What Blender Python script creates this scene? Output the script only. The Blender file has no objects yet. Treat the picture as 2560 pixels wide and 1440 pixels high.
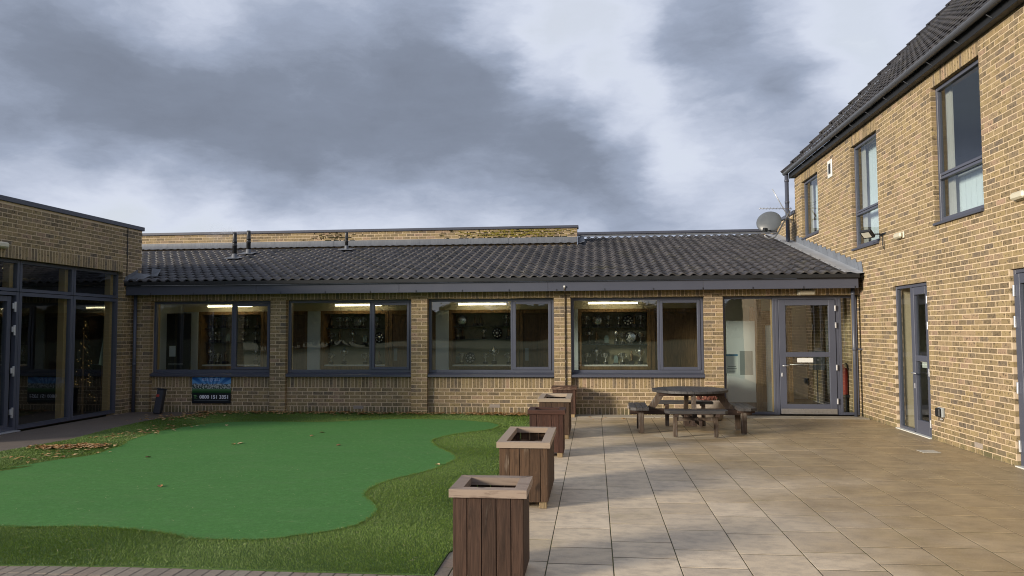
import bpy, math, random
import numpy as np
from mathutils import Matrix, Vector
random.seed(7); RNG = np.random.default_rng(7)
S = bpy.context.scene
COL = S.collection

# ------------------------------------------------------------------ camera
F, CX, CY, EYE = 1920.0, 1280.0, 720.0, 1.67
def nrm(v): v = np.array(v, float); return v / np.linalg.norm(v)
YD = nrm([1486 - CX, 826 - CY, F])              # direction of the depth axis in camera coords
ROLL = 0.0105
ZD = np.array([-ROLL, -1.0, 0.0]); ZD = ZD - (ZD @ YD) * YD; ZD = nrm(ZD)
XD = np.cross(YD, ZD)
RM = np.array([XD, YD, ZD]); CAM = np.array([0, 0, EYE])
def ray(x, y): return RM @ nrm([x - CX, y - CY, F])
def onY(x, y, Y): r = ray(x, y); return CAM + r * (Y / r[1])
def onX(x, y, X): r = ray(x, y); return CAM + r * (X / r[0])
def onZ(x, y, Z=0.0): r = ray(x, y); return CAM + r * ((Z - EYE) / r[2])
def proj(p):
    c = RM.T @ (np.array(p) - CAM); return CX + F * c[0] / c[2], CY + F * c[1] / c[2], c[2]
cd = bpy.data.cameras.new('camera'); cam = bpy.data.objects.new('camera', cd); COL.objects.link(cam)
m = Matrix.Identity(4)
for i in range(3):
    m[i][0] = RM[i][0]; m[i][1] = -RM[i][1]; m[i][2] = -RM[i][2]; m[i][3] = CAM[i]
cam.matrix_world = m
cd.sensor_width = 36; cd.lens = 36 * F / 2560; cd.clip_start = 0.05; cd.clip_end = 3000
S.camera = cam

# ------------------------------------------------------------------ light
SUN_DIR = nrm([0.815, 0.56, -0.240])           # the way sunlight travels
SUN_EL = math.asin(-SUN_DIR[2]); SUN_ROT = math.atan2(-SUN_DIR[0], -SUN_DIR[1])
sl = bpy.data.lights.new('sun', 'SUN'); sl.energy = 4.3; sl.angle = math.radians(13.0); sl.color = (1.0, 0.89, 0.73)
so = bpy.data.objects.new('sun', sl); COL.objects.link(so)
so.rotation_euler = Vector(SUN_DIR.tolist()).to_track_quat('-Z', 'Y').to_euler(); so.location = (-20, -12, 12)
S.view_settings.view_transform = 'Standard'; S.view_settings.look = 'None'
S.view_settings.exposure = 0.3; S.view_settings.gamma = 1.0; S.view_settings.use_curve_mapping = False
S.cycles.filter_width = 1.05; S.cycles.use_denoising = True; S.cycles.max_bounces = 8; S.cycles.transparent_max_bounces = 12
S.cycles.sample_clamp_indirect = 4.0; S.cycles.caustics_reflective = False; S.cycles.caustics_refractive = False

# ------------------------------------------------------------------ node helper
class NT:
    def __init__(s, tree): s.t = tree; s.n = tree.nodes; s.l = tree.links
    def node(s, typ, **kw):
        n = s.n.new(typ)
        for k, v in kw.items(): setattr(n, k, v)
        return n
    def put(s, sock, v):
        if isinstance(v, bpy.types.NodeSocket): s.l.new(v, sock)
        elif v is not None:
            if sock.type == 'RGBA' and len(v) == 3: v = (*v, 1)
            sock.default_value = v
    def math(s, op, a, b=None, c=None, clamp=False):
        n = s.node('ShaderNodeMath', operation=op, use_clamp=clamp)
        for i, v in enumerate((a, b, c)):
            if v is not None: s.put(n.inputs[i], v)
        return n.outputs[0]
    def vmath(s, op, a, b=None, c=None):
        n = s.node('ShaderNodeVectorMath', operation=op)
        for i, v in enumerate((a, b, c)):
            if v is not None: s.put(n.inputs[i], v)
        return n.outputs['Value'] if op in ('DOT_PRODUCT', 'LENGTH') else n.outputs[0]
    def vscale(s, vec, k):
        n = s.node('ShaderNodeVectorMath', operation='SCALE'); s.put(n.inputs[0], vec); s.put(n.inputs['Scale'], k); return n.outputs[0]
    def noise(s, vec, scale, detail=3, rough=0.55, out='Fac', dist=0.0):
        n = s.node('ShaderNodeTexNoise'); s.put(n.inputs['Vector'], vec)
        n.inputs['Scale'].default_value = scale; n.inputs['Detail'].default_value = detail
        n.inputs['Roughness'].default_value = rough; n.inputs['Distortion'].default_value = dist
        return n.outputs[out]
    def mapr(s, v, a, b, c=0.0, d=1.0, smooth=False):
        n = s.node('ShaderNodeMapRange'); n.interpolation_type = 'SMOOTHSTEP' if smooth else 'LINEAR'
        s.put(n.inputs[0], v)
        for i, x in enumerate((a, b, c, d)): n.inputs[i + 1].default_value = x
        return n.outputs[0]
    def ramp(s, v, stops, interp='LINEAR'):
        n = s.node('ShaderNodeValToRGB'); s.put(n.inputs[0], v); r = n.color_ramp; r.interpolation = interp
        while len(r.elements) < len(stops): r.elements.new(0.5)
        for e, (p, c) in zip(r.elements, stops): e.position = p; e.color = (*c, 1)
        return n.outputs[0]
    def mix(s, f, a, b, mode='MIX'):
        n = s.node('ShaderNodeMix', data_type='RGBA', blend_type=mode)
        s.put(n.inputs[0], f); s.put(n.inputs[6], a); s.put(n.inputs[7], b); return n.outputs[2]
    def scale(s, vec, sc):
        n = s.node('ShaderNodeMapping'); s.put(n.inputs[0], vec); n.inputs['Scale'].default_value = sc
        return n.outputs[0]
    def pos(s): return s.node('ShaderNodeNewGeometry').outputs['Position']
    def obj(s): return s.node('ShaderNodeTexCoord').outputs['Object']
    def orand(s): return s.node('ShaderNodeObjectInfo').outputs['Random']
    def attr(s, name): return s.node('ShaderNodeAttribute', attribute_name=name).outputs['Fac']
    def bump(s, h, strength=0.3, dist=0.01):
        n = s.node('ShaderNodeBump'); s.put(n.inputs['Height'], h)
        n.inputs['Strength'].default_value = strength; n.inputs['Distance'].default_value = dist
        return n.outputs[0]

# ------------------------------------------------------------------ sky: broken winter cloud over a Nishita sky
W = bpy.data.worlds.new('World'); S.world = W; W.use_nodes = True
w = NT(W.node_tree); w.n.clear()
wo = w.node('ShaderNodeOutputWorld'); bg = w.node('ShaderNodeBackground'); w.l.new(bg.outputs[0], wo.inputs[0])
sky = w.node('ShaderNodeTexSky', sky_type='NISHITA'); sky.sun_disc = False
sky.sun_elevation = SUN_EL; sky.sun_rotation = SUN_ROT; sky.air_density = 1.0; sky.dust_density = 1.5
d0 = w.vmath('NORMALIZE', w.node('ShaderNodeTexCoord').outputs['Generated'])
wv = w.vmath('SUBTRACT', w.noise(w.scale(d0, (1, 1, 2.4)), 2.8, 6, 0.6, 'Color'), (0.5, 0.5, 0.5))
dw = w.vmath('NORMALIZE', w.vmath('ADD', d0, w.vmath('MULTIPLY', w.vscale(wv, 0.24), (1, 1, .45))))
sep = w.node('ShaderNodeSeparateXYZ'); w.l.new(d0, sep.inputs[0])
zz = w.math('ADD', w.math('MAXIMUM', sep.outputs[2], 0.0), 0.22)
cx = w.node('ShaderNodeCombineXYZ'); w.l.new(w.math('DIVIDE', sep.outputs[0], zz), cx.inputs[0]); w.l.new(w.math('DIVIDE', sep.outputs[1], zz), cx.inputs[1])
n1 = w.noise(cx.outputs[0], 1.5, 7, 0.56, dist=0.25)
n2 = w.noise(cx.outputs[0], 0.42, 3, 0.5)
n3 = w.noise(w.scale(dw, (1, 1, 2.6)), 4.2, 11, 0.64)
n4 = w.noise(cx.outputs[0], 7.0, 9, 0.68, dist=0.5)
D = w.math('MULTIPLY_ADD', w.math('SUBTRACT', n1, 0.5), 0.30, 0.43)
D = w.math('MULTIPLY_ADD', w.math('SUBTRACT', n2, 0.5), 0.20, D)
D = w.math('MULTIPLY_ADD', w.math('SUBTRACT', n3, 0.5), 0.50, D)
D = w.math('MULTIPLY_ADD', w.math('SUBTRACT', n4, 0.5), 0.15, D)
CLOUDS = [  # x, y in the photograph give a direction; radius and weight (dark +, bright -)
    (0, 200, 330, .20), (250, 260, 330, .20), (520, 290, 330, .20), (780, 320, 330, .22), (1030, 350, 320, .22), (1270, 390, 290, .22), (1480, 440, 240, .22), (1620, 480, 170, .14), (1130, 130, 210, .18), (920, 150, 240, .10),
    (330, 90, 260, .08), (1820, 130, 230, .18), (1740, 40, 170, .06), (1990, 260, 150, .12), (1830, 545, 150, .10), (700, 450, 150, .08),
    (450, 0, 170, -.12), (570, 60, 120, -.10), (1270, 20, 170, -.26), (1390, 120, 150, -.24), (1520, 230, 150, -.24), (1650, 350, 180, -.22), (1790, 400, 190, -.17), (2080, 40, 210, -.26), (2260, 90, 260, -.22),
    (40, 420, 160, -.14), (200, 460, 180, -.20), (400, 500, 180, -.20), (640, 540, 180, -.20), (900, 560, 180, -.17), (1150, 575, 170, -.14), (1350, 585, 150, -.10), (30, 530, 110, .10), (1500, 0, 140, -.22)]
for px, py, rad, wt in CLOUDS:
    c = ray(px, py); cs = math.cos(rad / F)
    dt = w.vmath('DOT_PRODUCT', dw, tuple(float(v) for v in c))
    D = w.math('MULTIPLY_ADD', w.mapr(dt, cs, 1.0, smooth=True), wt * .8, D)
D = w.math('SUBTRACT', D, w.mapr(sep.outputs[2], 0.02, 0.26, 0.22, 0.0, smooth=True))      # cloud pales towards the horizon
ccol = w.ramp(D, [(0.0, (.80, .84, .93)), (.12, (.70, .745, .85)), (.34, (.50, .55, .67)), (.52, (.325, .375, .485)), (.72, (.215, .25, .325)), (1, (.165, .19, .245))])
skyc = w.vscale(sky.outputs[0], 0.085)
cover = w.mapr(D, 0.02, 0.24, 0.72, 1.0, smooth=True)
w.l.new(w.mix(cover, skyc, ccol), bg.inputs[0]); bg.inputs[1].default_value = 0.88

# ------------------------------------------------------------------ materials
MATS = {}
def mat(name, fn):
    if name in MATS: return MATS[name]
    M = bpy.data.materials.new(name); M.use_nodes = True; t = NT(M.node_tree); t.n.clear()
    out = t.node('ShaderNodeOutputMaterial'); b = t.node('ShaderNodeBsdfPrincipled'); t.l.new(b.outputs[0], out.inputs[0])
    t.b = b; t.out = out; fn(t, b); MATS[name] = M; return M
def plain(name, col, rough=0.5, metal=0.0, var=0.06, nscale=6.0, spec=0.5, bump=0.0):
    def f(t, b):
        p = t.pos(); n = t.noise(p, nscale, 5, 0.6); r = t.orand()
        k = t.math('ADD', t.math('MULTIPLY', t.math('SUBTRACT', n, .5), var * 4), t.math('MULTIPLY', t.math('SUBTRACT', r, .5), var))
        hs = t.vscale(tuple(col), t.math('ADD', k, 1.0))
        t.put(b.inputs['Base Color'], hs); t.put(b.inputs['Roughness'], t.mapr(n, .3, .7, rough - .06, min(1, rough + .08)))
        b.inputs['Metallic'].default_value = metal; b.inputs['Specular IOR Level'].default_value = spec
        if bump: t.put(b.inputs['Normal'], t.bump(t.noise(p, 60, 3), bump, .004))
    return mat(name, f)

def f_brick(t, b):
    r = t.math('FRACT', t.math('ADD', t.attr('rnd'), t.orand())); p = t.pos()
    c = t.ramp(r, [(0, (.165, .125, .078)), (.10, (.22, .165, .092)), (.22, (.29, .218, .115)), (.38, (.36, .268, .130)), (.50, (.31, .225, .128)), (.60, (.40, .305, .155)),
                   (.70, (.37, .280, .150)), (.80, (.41, .275, .195)), (.88, (.29, .225, .140)), (.94, (.20, .155, .11)), (1, (.135, .112, .092))])
    big = t.noise(p, 14, 4, .6); c = t.mix(t.mapr(big, .42, .72, 0, .75), c, (.35, .262, .145))
    c = t.mix(t.mapr(t.noise(p, 0.9, 3), .35, .7, 0, .18), c, (.18, .14, .09)); c = t.mix(t.mapr(t.noise(t.scale(p, (5, 5, .5)), 1.6, 4, .6), .50, .72, 0, .45), c, (.15, .12, .085)); c = t.mix(.06, c, (.27, .235, .185)); c = t.vscale(c, .93)
    sp = t.noise(p, 30, 4, .6); c = t.mix(t.mapr(sp, .55, .65, 0, .85), c, (.075, .058, .040))
    sp2 = t.noise(p, 90, 2, .5); c = t.mix(t.mapr(sp2, .62, .70, 0, .6), c, (.05, .04, .03))
    zp = t.node('ShaderNodeSeparateXYZ'); t.l.new(p, zp.inputs[0])
    low = t.math('MULTIPLY', t.mapr(zp.outputs[2], .28, 0.0, 0, 1, True), t.mapr(t.noise(p, 5, 4), .35, .62))
    c = t.mix(t.math('MULTIPLY', low, .75), c, (.10, .10, .05))
    t.put(b.inputs['Base Color'], c); b.inputs['Roughness'].default_value = .85; b.inputs['Specular IOR Level'].default_value = .25
    t.put(b.inputs['Normal'], t.bump(t.math('ADD', t.noise(p, 60, 4, .6), t.math('MULTIPLY', sp, -.8)), .55, .006))
BRICK = mat('stock_brick', f_brick)
def f_mortar(t, b):
    p = t.pos(); n = t.noise(p, 25, 4); g = t.noise(p, 1.3, 3)
    c = t.mix(n, (.60, .475, .335), (.72, .585, .42)); c = t.mix(t.mapr(g, .42, .7, 0, .35), c, (.44, .345, .24))
    t.put(b.inputs['Base Color'], c); b.inputs['Roughness'].default_value = .95; b.inputs['Specular IOR Level'].default_value = .1
    t.put(b.inputs['Normal'], t.bump(t.noise(p, 150, 3), .4, .004))
MORTAR = mat('mortar', f_mortar)
FRAME = plain('slate_blue_aluminium', (.077, .085, .118), .42, 0, .05, 2.0)
FASCIA = plain('slate_fascia', (.068, .074, .102), .45, 0, .06, 1.2)
PIPE = plain('slate_plastic_pipe', (.070, .078, .108), .38, 0, .06, 5)
BLACK = plain('black_plastic', (.012, .013, .015), .5)
SEAL = plain('dark_gasket', (.018, .019, .024), .6)
STEEL = plain('brushed_steel', (.55, .55, .56), .32, .9, .05, 30)
HINGE = plain('silver_hinge', (.62, .63, .66), .35, .6, .03)
CREAM = plain('cream_plastic', (.60, .56, .44), .4)
WHITE = plain('white_plastic', (.72, .73, .70), .4)
LEAD = None
def f_lead(t, b):
    p = t.pos(); st = t.noise(t.scale(p, (9, 9, 1.2)), 3, 4); n = t.noise(p, 3, 4)
    c = t.mix(st, (.075, .083, .10), (.20, .215, .24)); c = t.mix(t.mapr(n, .45, .7), c, (.13, .138, .155))
    t.put(b.inputs['Base Color'], c); b.inputs['Roughness'].default_value = .55; b.inputs['Metallic'].default_value = .1
    t.put(b.inputs['Normal'], t.bump(n, .5, .02))
LEAD = mat('weathered_lead', f_lead)
def f_tile(t, b):
    r = t.math('FRACT', t.math('ADD', t.attr('rnd'), t.orand())); p = t.pos()
    c = t.ramp(r, [(0, (.027, .026, .030)), (.5, (.044, .042, .048)), (1, (.068, .063, .066))])
    n = t.noise(p, 35, 4); c = t.mix(t.mapr(n, .45, .7, 0, .5), c, (.085, .083, .085))
    mo = t.noise(p, 1.6, 5, .65); c = t.mix(t.mapr(mo, .55, .72, 0, .6), c, (.062, .058, .035))
    li = t.noise(p, 28, 2); c = t.mix(t.mapr(li, .70, .75), c, (.22, .22, .18))
    t.put(b.inputs['Base Color'], c); t.put(b.inputs['Roughness'], t.mapr(mo, .3, .7, .38, .62)); b.inputs['Specular IOR Level'].default_value = .5
    t.put(b.inputs['Normal'], t.bump(n, .3, .003))
TILE = mat('slate_grey_concrete_tile', f_tile)
def f_glass(t, b):
    t.n.remove(b); ge = t.node('ShaderNodeNewGeometry'); cs_ = t.math('ABSOLUTE', t.vmath('DOT_PRODUCT', ge.outputs['Incoming'], ge.outputs['Normal']))
    fr = t.math('MULTIPLY_ADD', t.math('POWER', t.math('SUBTRACT', 1.0, cs_, clamp=True), 5.0), .86, .14)      # Schlick, the same from either side
    tr = t.node('ShaderNodeBsdfTransparent'); tr.inputs[0].default_value = (.80, .86, .84, 1)
    gl = t.node('ShaderNodeBsdfGlossy'); gl.inputs['Roughness'].default_value = 0.008; gl.inputs[0].default_value = (.95, .97, 1, 1)
    p = t.pos(); bn = t.bump(t.noise(p, .9, 1), .012, .3); t.l.new(bn, gl.inputs['Normal'])
    mx = t.node('ShaderNodeMixShader'); t.l.new(fr, mx.inputs[0]); t.l.new(tr.outputs[0], mx.inputs[1]); t.l.new(gl.outputs[0], mx.inputs[2])
    t.l.new(mx.outputs[0], t.out.inputs[0])
GLASS = mat('double_glazing', f_glass)
def f_slab(t, b):
    p = t.pos(); r = t.orand(); sx = t.node('ShaderNodeSeparateXYZ'); t.l.new(p, sx.inputs[0])
    tone = t.ramp(r, [(0, (.50, .405, .28)), (.3, (.61, .505, .36)), (.55, (.69, .575, .42)), (.8, (.57, .48, .36)), (1, (.65, .53, .37))])
    st = t.noise(t.scale(p, (1.0, 1.5, 1)), 5.0, 6, .68); c = t.mix(t.mapr(st, .44, .64, 0, .62), tone, (.34, .285, .225))
    g = t.noise(p, .55, 4, .6)
    algae = t.math('ADD', t.math('ADD', t.mapr(sx.outputs[0], .1, 4.2, -.28, .55), t.mapr(sx.outputs[1], 5, 13.5, .06, .50)), t.math('MULTIPLY', t.math('SUBTRACT', g, .5), 1.5))
    al = t.mapr(algae, .0, .62, 0, 1, True)
    c = t.mix(t.math('MULTIPLY', al, .80), c, t.mix(t.mapr(t.noise(p, 3.2, 5, .65), .3, .7), (.20, .135, .055), (.42, .31, .155)))
    ol = t.noise(p, 1.1, 3); c = t.mix(t.mapr(ol, .60, .76, 0, .4), c, (.26, .215, .10))
    fine = t.noise(p, 160, 2); c = t.mix(t.mapr(fine, .35, .75, 0, .20), c, (.30, .26, .225)); fine2 = t.noise(p, 70, 3); c = t.mix(t.mapr(fine2, .58, .70, 0, .45), c, (.60, .53, .44))
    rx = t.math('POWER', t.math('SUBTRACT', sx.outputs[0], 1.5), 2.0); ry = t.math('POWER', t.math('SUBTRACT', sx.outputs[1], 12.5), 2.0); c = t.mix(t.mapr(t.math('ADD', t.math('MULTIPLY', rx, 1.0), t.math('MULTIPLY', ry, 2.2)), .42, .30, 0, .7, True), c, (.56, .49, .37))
    t.put(b.inputs['Base Color'], c)
    t.put(b.inputs['Roughness'], t.math('SUBTRACT', t.mapr(st, .3, .7, .48, .70), t.math('MULTIPLY', al, .16))); b.inputs['Specular IOR Level'].default_value = .42
    t.put(b.inputs['Normal'], t.bump(t.math('ADD', fine2, t.math('MULTIPLY', fine, .5)), .35, .004))
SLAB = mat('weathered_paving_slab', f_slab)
def f_joint(t, b):
    p = t.pos(); n = t.noise(p, 3, 4); c = t.mix(t.mapr(n, .4, .6), (.045, .037, .026), (.085, .082, .03))
    t.put(b.inputs['Base Color'], c); b.inputs['Roughness'].default_value = .95
JOINT = mat('mossy_joint', f_joint)
def f_path(t, b):
    p = t.pos(); n = t.noise(p, 2.2, 5, .65); f2 = t.noise(p, 60, 3)
    c = t.mix(n, (.075, .060, .050), (.165, .130, .105)); c = t.mix(t.mapr(f2, .45, .7, 0, .5), c, (.20, .17, .14))
    t.put(b.inputs['Base Color'], c); b.inputs['Roughness'].default_value = .8; t.put(b.inputs['Normal'], t.bump(f2, .5, .006))
PATH = mat('damp_path', f_path)
def f_sett(t, b):
    p = t.pos(); r = t.orand(); n = t.noise(p, 40, 4); c = t.ramp(r, [(0, (.19, .155, .125)), (.5, (.25, .215, .17)), (1, (.225, .17, .135))])
    c = t.mix(t.mapr(n, .5, .7, 0, .6), c, (.13, .115, .085)); t.put(b.inputs['Base Color'], c); b.inputs['Roughness'].default_value = .85
    t.put(b.inputs['Normal'], t.bump(n, .5, .006))
SETT = mat('block_paver', f_sett)
def f_concrete(t, b):
    p = t.pos(); n = t.noise(p, 4, 5, .65); c = t.mix(n, (.30, .265, .205), (.44, .40, .32)); c = t.mix(t.mapr(t.noise(p, 1.2, 4), .5, .7, 0, .5), c, (.22, .175, .11))
    t.put(b.inputs['Base Color'], c); b.inputs['Roughness'].default_value = .85; t.put(b.inputs['Normal'], t.bump(t.noise(p, 60, 3), .4, .005))
CONC = mat('pale_concrete', f_concrete)
def f_green(t, b):
    p = t.pos(); n = t.noise(p, .8, 4, .6); f1 = t.noise(p, 220, 2); f2 = t.noise(p, 45, 4, .65)
    c = t.mix(n, (.064, .192, .046), (.086, .235, .056)); c = t.mix(t.mapr(f2, .35, .70, 0, .7), c, (.044, .132, .034)); c = t.mix(t.mapr(t.noise(p, 14, 3), .52, .72, 0, .4), c, (.11, .265, .085)); c = t.mix(t.mapr(f1, .55, .75, 0, .5), c, (.135, .30, .105)); c = t.mix(t.mapr(t.noise(t.scale(p, (1, 2.4, 1)), 1.7, 5, .65), .48, .70, 0, .35), c, (.105, .20, .075))
    s = t.noise(t.scale(p, (30, 150, 1)), 1, 2); c = t.mix(t.mapr(s, .70, .78, 0, .5), c, (.13, .25, .12))
    t.put(b.inputs['Base Color'], c); b.inputs['Roughness'].default_value = .9; b.inputs['Specular IOR Level'].default_value = .2
    t.put(b.inputs['Normal'], t.bump(t.math('ADD', f1, f2), .8, .008))
GREEN = mat('putting_green_pile', f_green)
def f_turfbase(t, b):
    p = t.pos(); n = t.noise(p, 2.0, 4); f2 = t.noise(p, 90, 3)
    c = t.mix(n, (.048, .092, .016), (.072, .135, .026)); c = t.mix(t.mapr(f2, .5, .7), c, (.09, .165, .04)); t.put(b.inputs['Base Color'], c); b.inputs['Roughness'].default_value = .95
    t.put(b.inputs['Normal'], t.bump(f2, 1, .012))
TURFB = mat('turf_backing', f_turfbase)
def f_blade(t, b):
    r = t.attr('rnd'); p = t.pos(); n = t.noise(p, 1.3, 4, .6); n2 = t.noise(p, .55, 2)
    c = t.ramp(r, [(0, (.084, .142, .012)), (.45, (.112, .195, .018)), (.8, (.146, .245, .030)), (.95, (.20, .27, .075)), (1, (.33, .32, .17))])
    c = t.mix(t.mapr(n, .40, .68, 0, .5), c, (.080, .122, .016)); c = t.mix(t.mapr(n2, .45, .65, 0, .4), c, (.150, .225, .065))
    t.put(b.inputs['Base Color'], c); b.inputs['Roughness'].default_value = .55; b.inputs['Specular IOR Level'].default_value = .35
BLADE = mat('turf_blade', f_blade)
def f_field(t, b):
    p = t.pos(); n = t.noise(p, .05, 4); n2 = t.noise(p, 3, 3); c = t.mix(n, (.055, .085, .022), (.090, .105, .035)); c = t.mix(n2, c, (.05, .07, .02)); t.put(b.inputs['Base Color'], c); b.inputs['Roughness'].default_value = .95
FIELD = mat('winter_grass_field', f_field)
def wood(name, base, weather, amt, rough=.7, axis=2, wet=0.0):
    def f(t, b):
        p = t.pos(); r = t.orand(); sc = [16, 16, 16]; sc[axis] = 1.3
        off = t.node('ShaderNodeCombineXYZ'); 
        for i in range(3): t.l.new(t.math('MULTIPLY', r, 7.0 + 5 * i), off.inputs[i])
        q = t.vmath('ADD', p, off.outputs[0]); g = t.noise(t.scale(q, sc), 2.2, 6, .65, dist=1.2); big = t.noise(q, 3.2, 4, .6); kn = t.noise(t.scale(q, [3.2 if i != axis else 1.5 for i in range(3)]), 2.6, 2)
        dk = tuple(v * .42 for v in base); c = t.mix(t.mapr(g, .35, .68), base, dk)
        c = t.mix(t.mapr(t.math('ADD', g, t.math('MULTIPLY', big, .8)), 1.32 - amt, 1.55 - amt, 0, .9), c, weather)
        c = t.mix(t.mapr(kn, .70, .76), c, tuple(v * .25 for v in base))
        t.put(b.inputs['Base Color'], t.vscale(c, t.mapr(r, 0, 1, .82, 1.2)))
        b.inputs['Roughness'].default_value = rough; b.inputs['Specular IOR Level'].default_value = .3 + wet
        t.put(b.inputs['Normal'], t.bump(g, .6, .006))
    return mat(name, f)
def emis(name, col, s):
    def f(t, b):
        b.inputs['Base Color'].default_value = (*col, 1); b.inputs['Emission Color'].default_value = (*col, 1); b.inputs['Emission Strength'].default_value = s
    return mat(name, f)

# ------------------------------------------------------------------ mesh helpers
class MB:
    def __init__(s): s.v = []; s.f = []; s.r = []
    def add(s, vs, fs, rnd=None):
        o = len(s.v); s.v += [tuple(map(float, q)) for q in vs]; s.f += [tuple(i + o for i in q) for q in fs]
        if rnd is not None: s.r += [rnd] * len(vs)
        return s
    def box(s, x0, x1, y0, y1, z0, z1, rnd=None):
        return s.add([(x0, y0, z0), (x1, y0, z0), (x1, y1, z0), (x0, y1, z0), (x0, y0, z1), (x1, y0, z1), (x1, y1, z1), (x0, y1, z1)],
                     [(3, 2, 1, 0), (4, 5, 6, 7), (0, 1, 5, 4), (1, 2, 6, 5), (2, 3, 7, 6), (3, 0, 4, 7)], rnd)
    def quad(s, a, b, c, d): return s.add([a, b, c, d], [(0, 1, 2, 3)])
    def prism(s, poly, axis, a, b):
        n = len(poly)
        def P(p, t):
            q = [0, 0, 0]; k = [i for i in range(3) if i != axis]; q[k[0]], q[k[1]] = p; q[axis] = t; return tuple(q)
        vs = [P(p, a) for p in poly] + [P(p, b) for p in poly]
        return s.add(vs, [tuple(range(n)), tuple(range(2 * n - 1, n - 1, -1))] + [(i, (i + 1) % n, n + (i + 1) % n, n + i) for i in range(n)])
    def tube(s, pts, r, n=10, cap=True):
        pts = [Vector(p) for p in pts]; rs = r if isinstance(r, (list, tuple)) else [r] * len(pts); o = len(s.v); u = None
        for i, p in enumerate(pts):
            t = (pts[min(i + 1, len(pts) - 1)] - pts[max(i - 1, 0)]).normalized()
            if u is None: u = t.orthogonal().normalized()
            else: u = (u - t * u.dot(t)).normalized()
            v = t.cross(u)
            for k in range(n):
                a = 2 * math.pi * k / n; s.v.append(tuple(p + (u * math.cos(a) + v * math.sin(a)) * rs[i]))
        for i in range(len(pts) - 1):
            for k in range(n):
                s.f.append((o + i * n + k, o + i * n + (k + 1) % n, o + (i + 1) * n + (k + 1) % n, o + (i + 1) * n + k))
        if cap: s.f.append(tuple(o + k for k in range(n - 1, -1, -1))); s.f.append(tuple(o + (len(pts) - 1) * n + k for k in range(n)))
        return s
    def lathe(s, prof, c=(0, 0, 0), n=16, squash=1.0):
        o = len(s.v)
        for r, z in prof:
            for k in range(n):
                a = 2 * math.pi * k / n; s.v.append((c[0] + r * math.cos(a), c[1] + r * math.sin(a) * squash, c[2] + z))
        for i in range(len(prof) - 1):
            for k in range(n): s.f.append((o + i * n + k, o + i * n + (k + 1) % n, o + (i + 1) * n + (k + 1) % n, o + (i + 1) * n + k))
        s.f.append(tuple(o + k for k in range(n - 1, -1, -1))); s.f.append(tuple(o + (len(prof) - 1) * n + k for k in range(n)))
        return s
    def bevbox(s, x0, x1, y0, y1, z0, z1, b=.006):
        P = [(x0, x1), (y0, y1), (z0, z1)]; vs = []; idx = {}
        for ax in range(3):
            for sx in (0, 1):
                for sy in (0, 1):
                    for sz in (0, 1):
                        sg = (sx, sy, sz); q = []
                        for i in range(3):
                            e = P[i][sg[i]]; q.append(e if i == ax else e + (b if sg[i] == 0 else -b))
                        idx[(ax, sg)] = len(vs); vs.append(tuple(q))
        fs = []
        for ax in range(3):
            o1, o2 = (ax + 1) % 3, (ax + 2) % 3
            for sd in (0, 1):
                c = []
                for a, bb in ((0, 0), (1, 0), (1, 1), (0, 1)):
                    sg = [0, 0, 0]; sg[ax] = sd; sg[o1] = a; sg[o2] = bb; c.append(idx[(ax, tuple(sg))])
                fs.append(tuple(c) if sd else tuple(c[::-1]))
            for a in (0, 1):
                for bb in (0, 1):
                    l = [0, 0, 0]; h = [0, 0, 0]; l[ax] = 0; h[ax] = 1; l[o1] = h[o1] = a; l[o2] = h[o2] = bb; l = tuple(l); h = tuple(h)
                    fs.append((idx[(o1, l)], idx[(o1, h)], idx[(o2, h)], idx[(o2, l)]))
        for sx in (0, 1):
            for sy in (0, 1):
                for sz in (0, 1): fs.append(tuple(idx[(ax, (sx, sy, sz))] for ax in range(3)))
        return s.add(vs, fs)
    def mesh(s, name, mt=None, smooth=False, fix=True):
        me = bpy.data.meshes.new(name); me.from_pydata(s.v, [], s.f)
        if s.r and len(s.r) == len(s.v): at = me.attributes.new('rnd', 'FLOAT', 'POINT'); at.data.foreach_set('value', s.r)
        if mt: me.materials.append(mt)
        if fix and len(s.f) < 3000:
            import bmesh
            bm = bmesh.new(); bm.from_mesh(me); bmesh.ops.recalc_face_normals(bm, faces=bm.faces); bm.to_mesh(me); bm.free()
        if smooth: me.polygons.foreach_set('use_smooth', [True] * len(me.polygons))
        me.update(); return me
    def build(s, name, mt, parent=None, smooth=False, fix=True): return link(name, s.mesh(name, mt, smooth, fix), parent)
def link(name, me, parent=None, loc=None):
    o = bpy.data.objects.new(name, me); COL.objects.link(o)
    if parent is not None: o.parent = parent
    if loc is not None: o.location = loc
    return o
def tag(o, label=None, cat=None, group=None, kind=None):
    for k, v in (('label', label), ('category', cat), ('group', group), ('kind', kind)):
        if v: o[k] = v
    return o
def thing(name, label, cat, loc=(0, 0, 0), group=None, rz=0.0):
    o = bpy.data.objects.new(name, None); COL.objects.link(o); o.location = loc; o.rotation_euler = (0, 0, rz); o.empty_display_size = .2
    return tag(o, label, cat, group)
def box(name, mt, parent, x0, x1, y0, y1, z0, z1, bev=0.0):
    b = MB(); (b.bevbox(x0, x1, y0, y1, z0, z1, bev) if bev else b.box(x0, x1, y0, y1, z0, z1)); return b.build(name, mt, parent)

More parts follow.
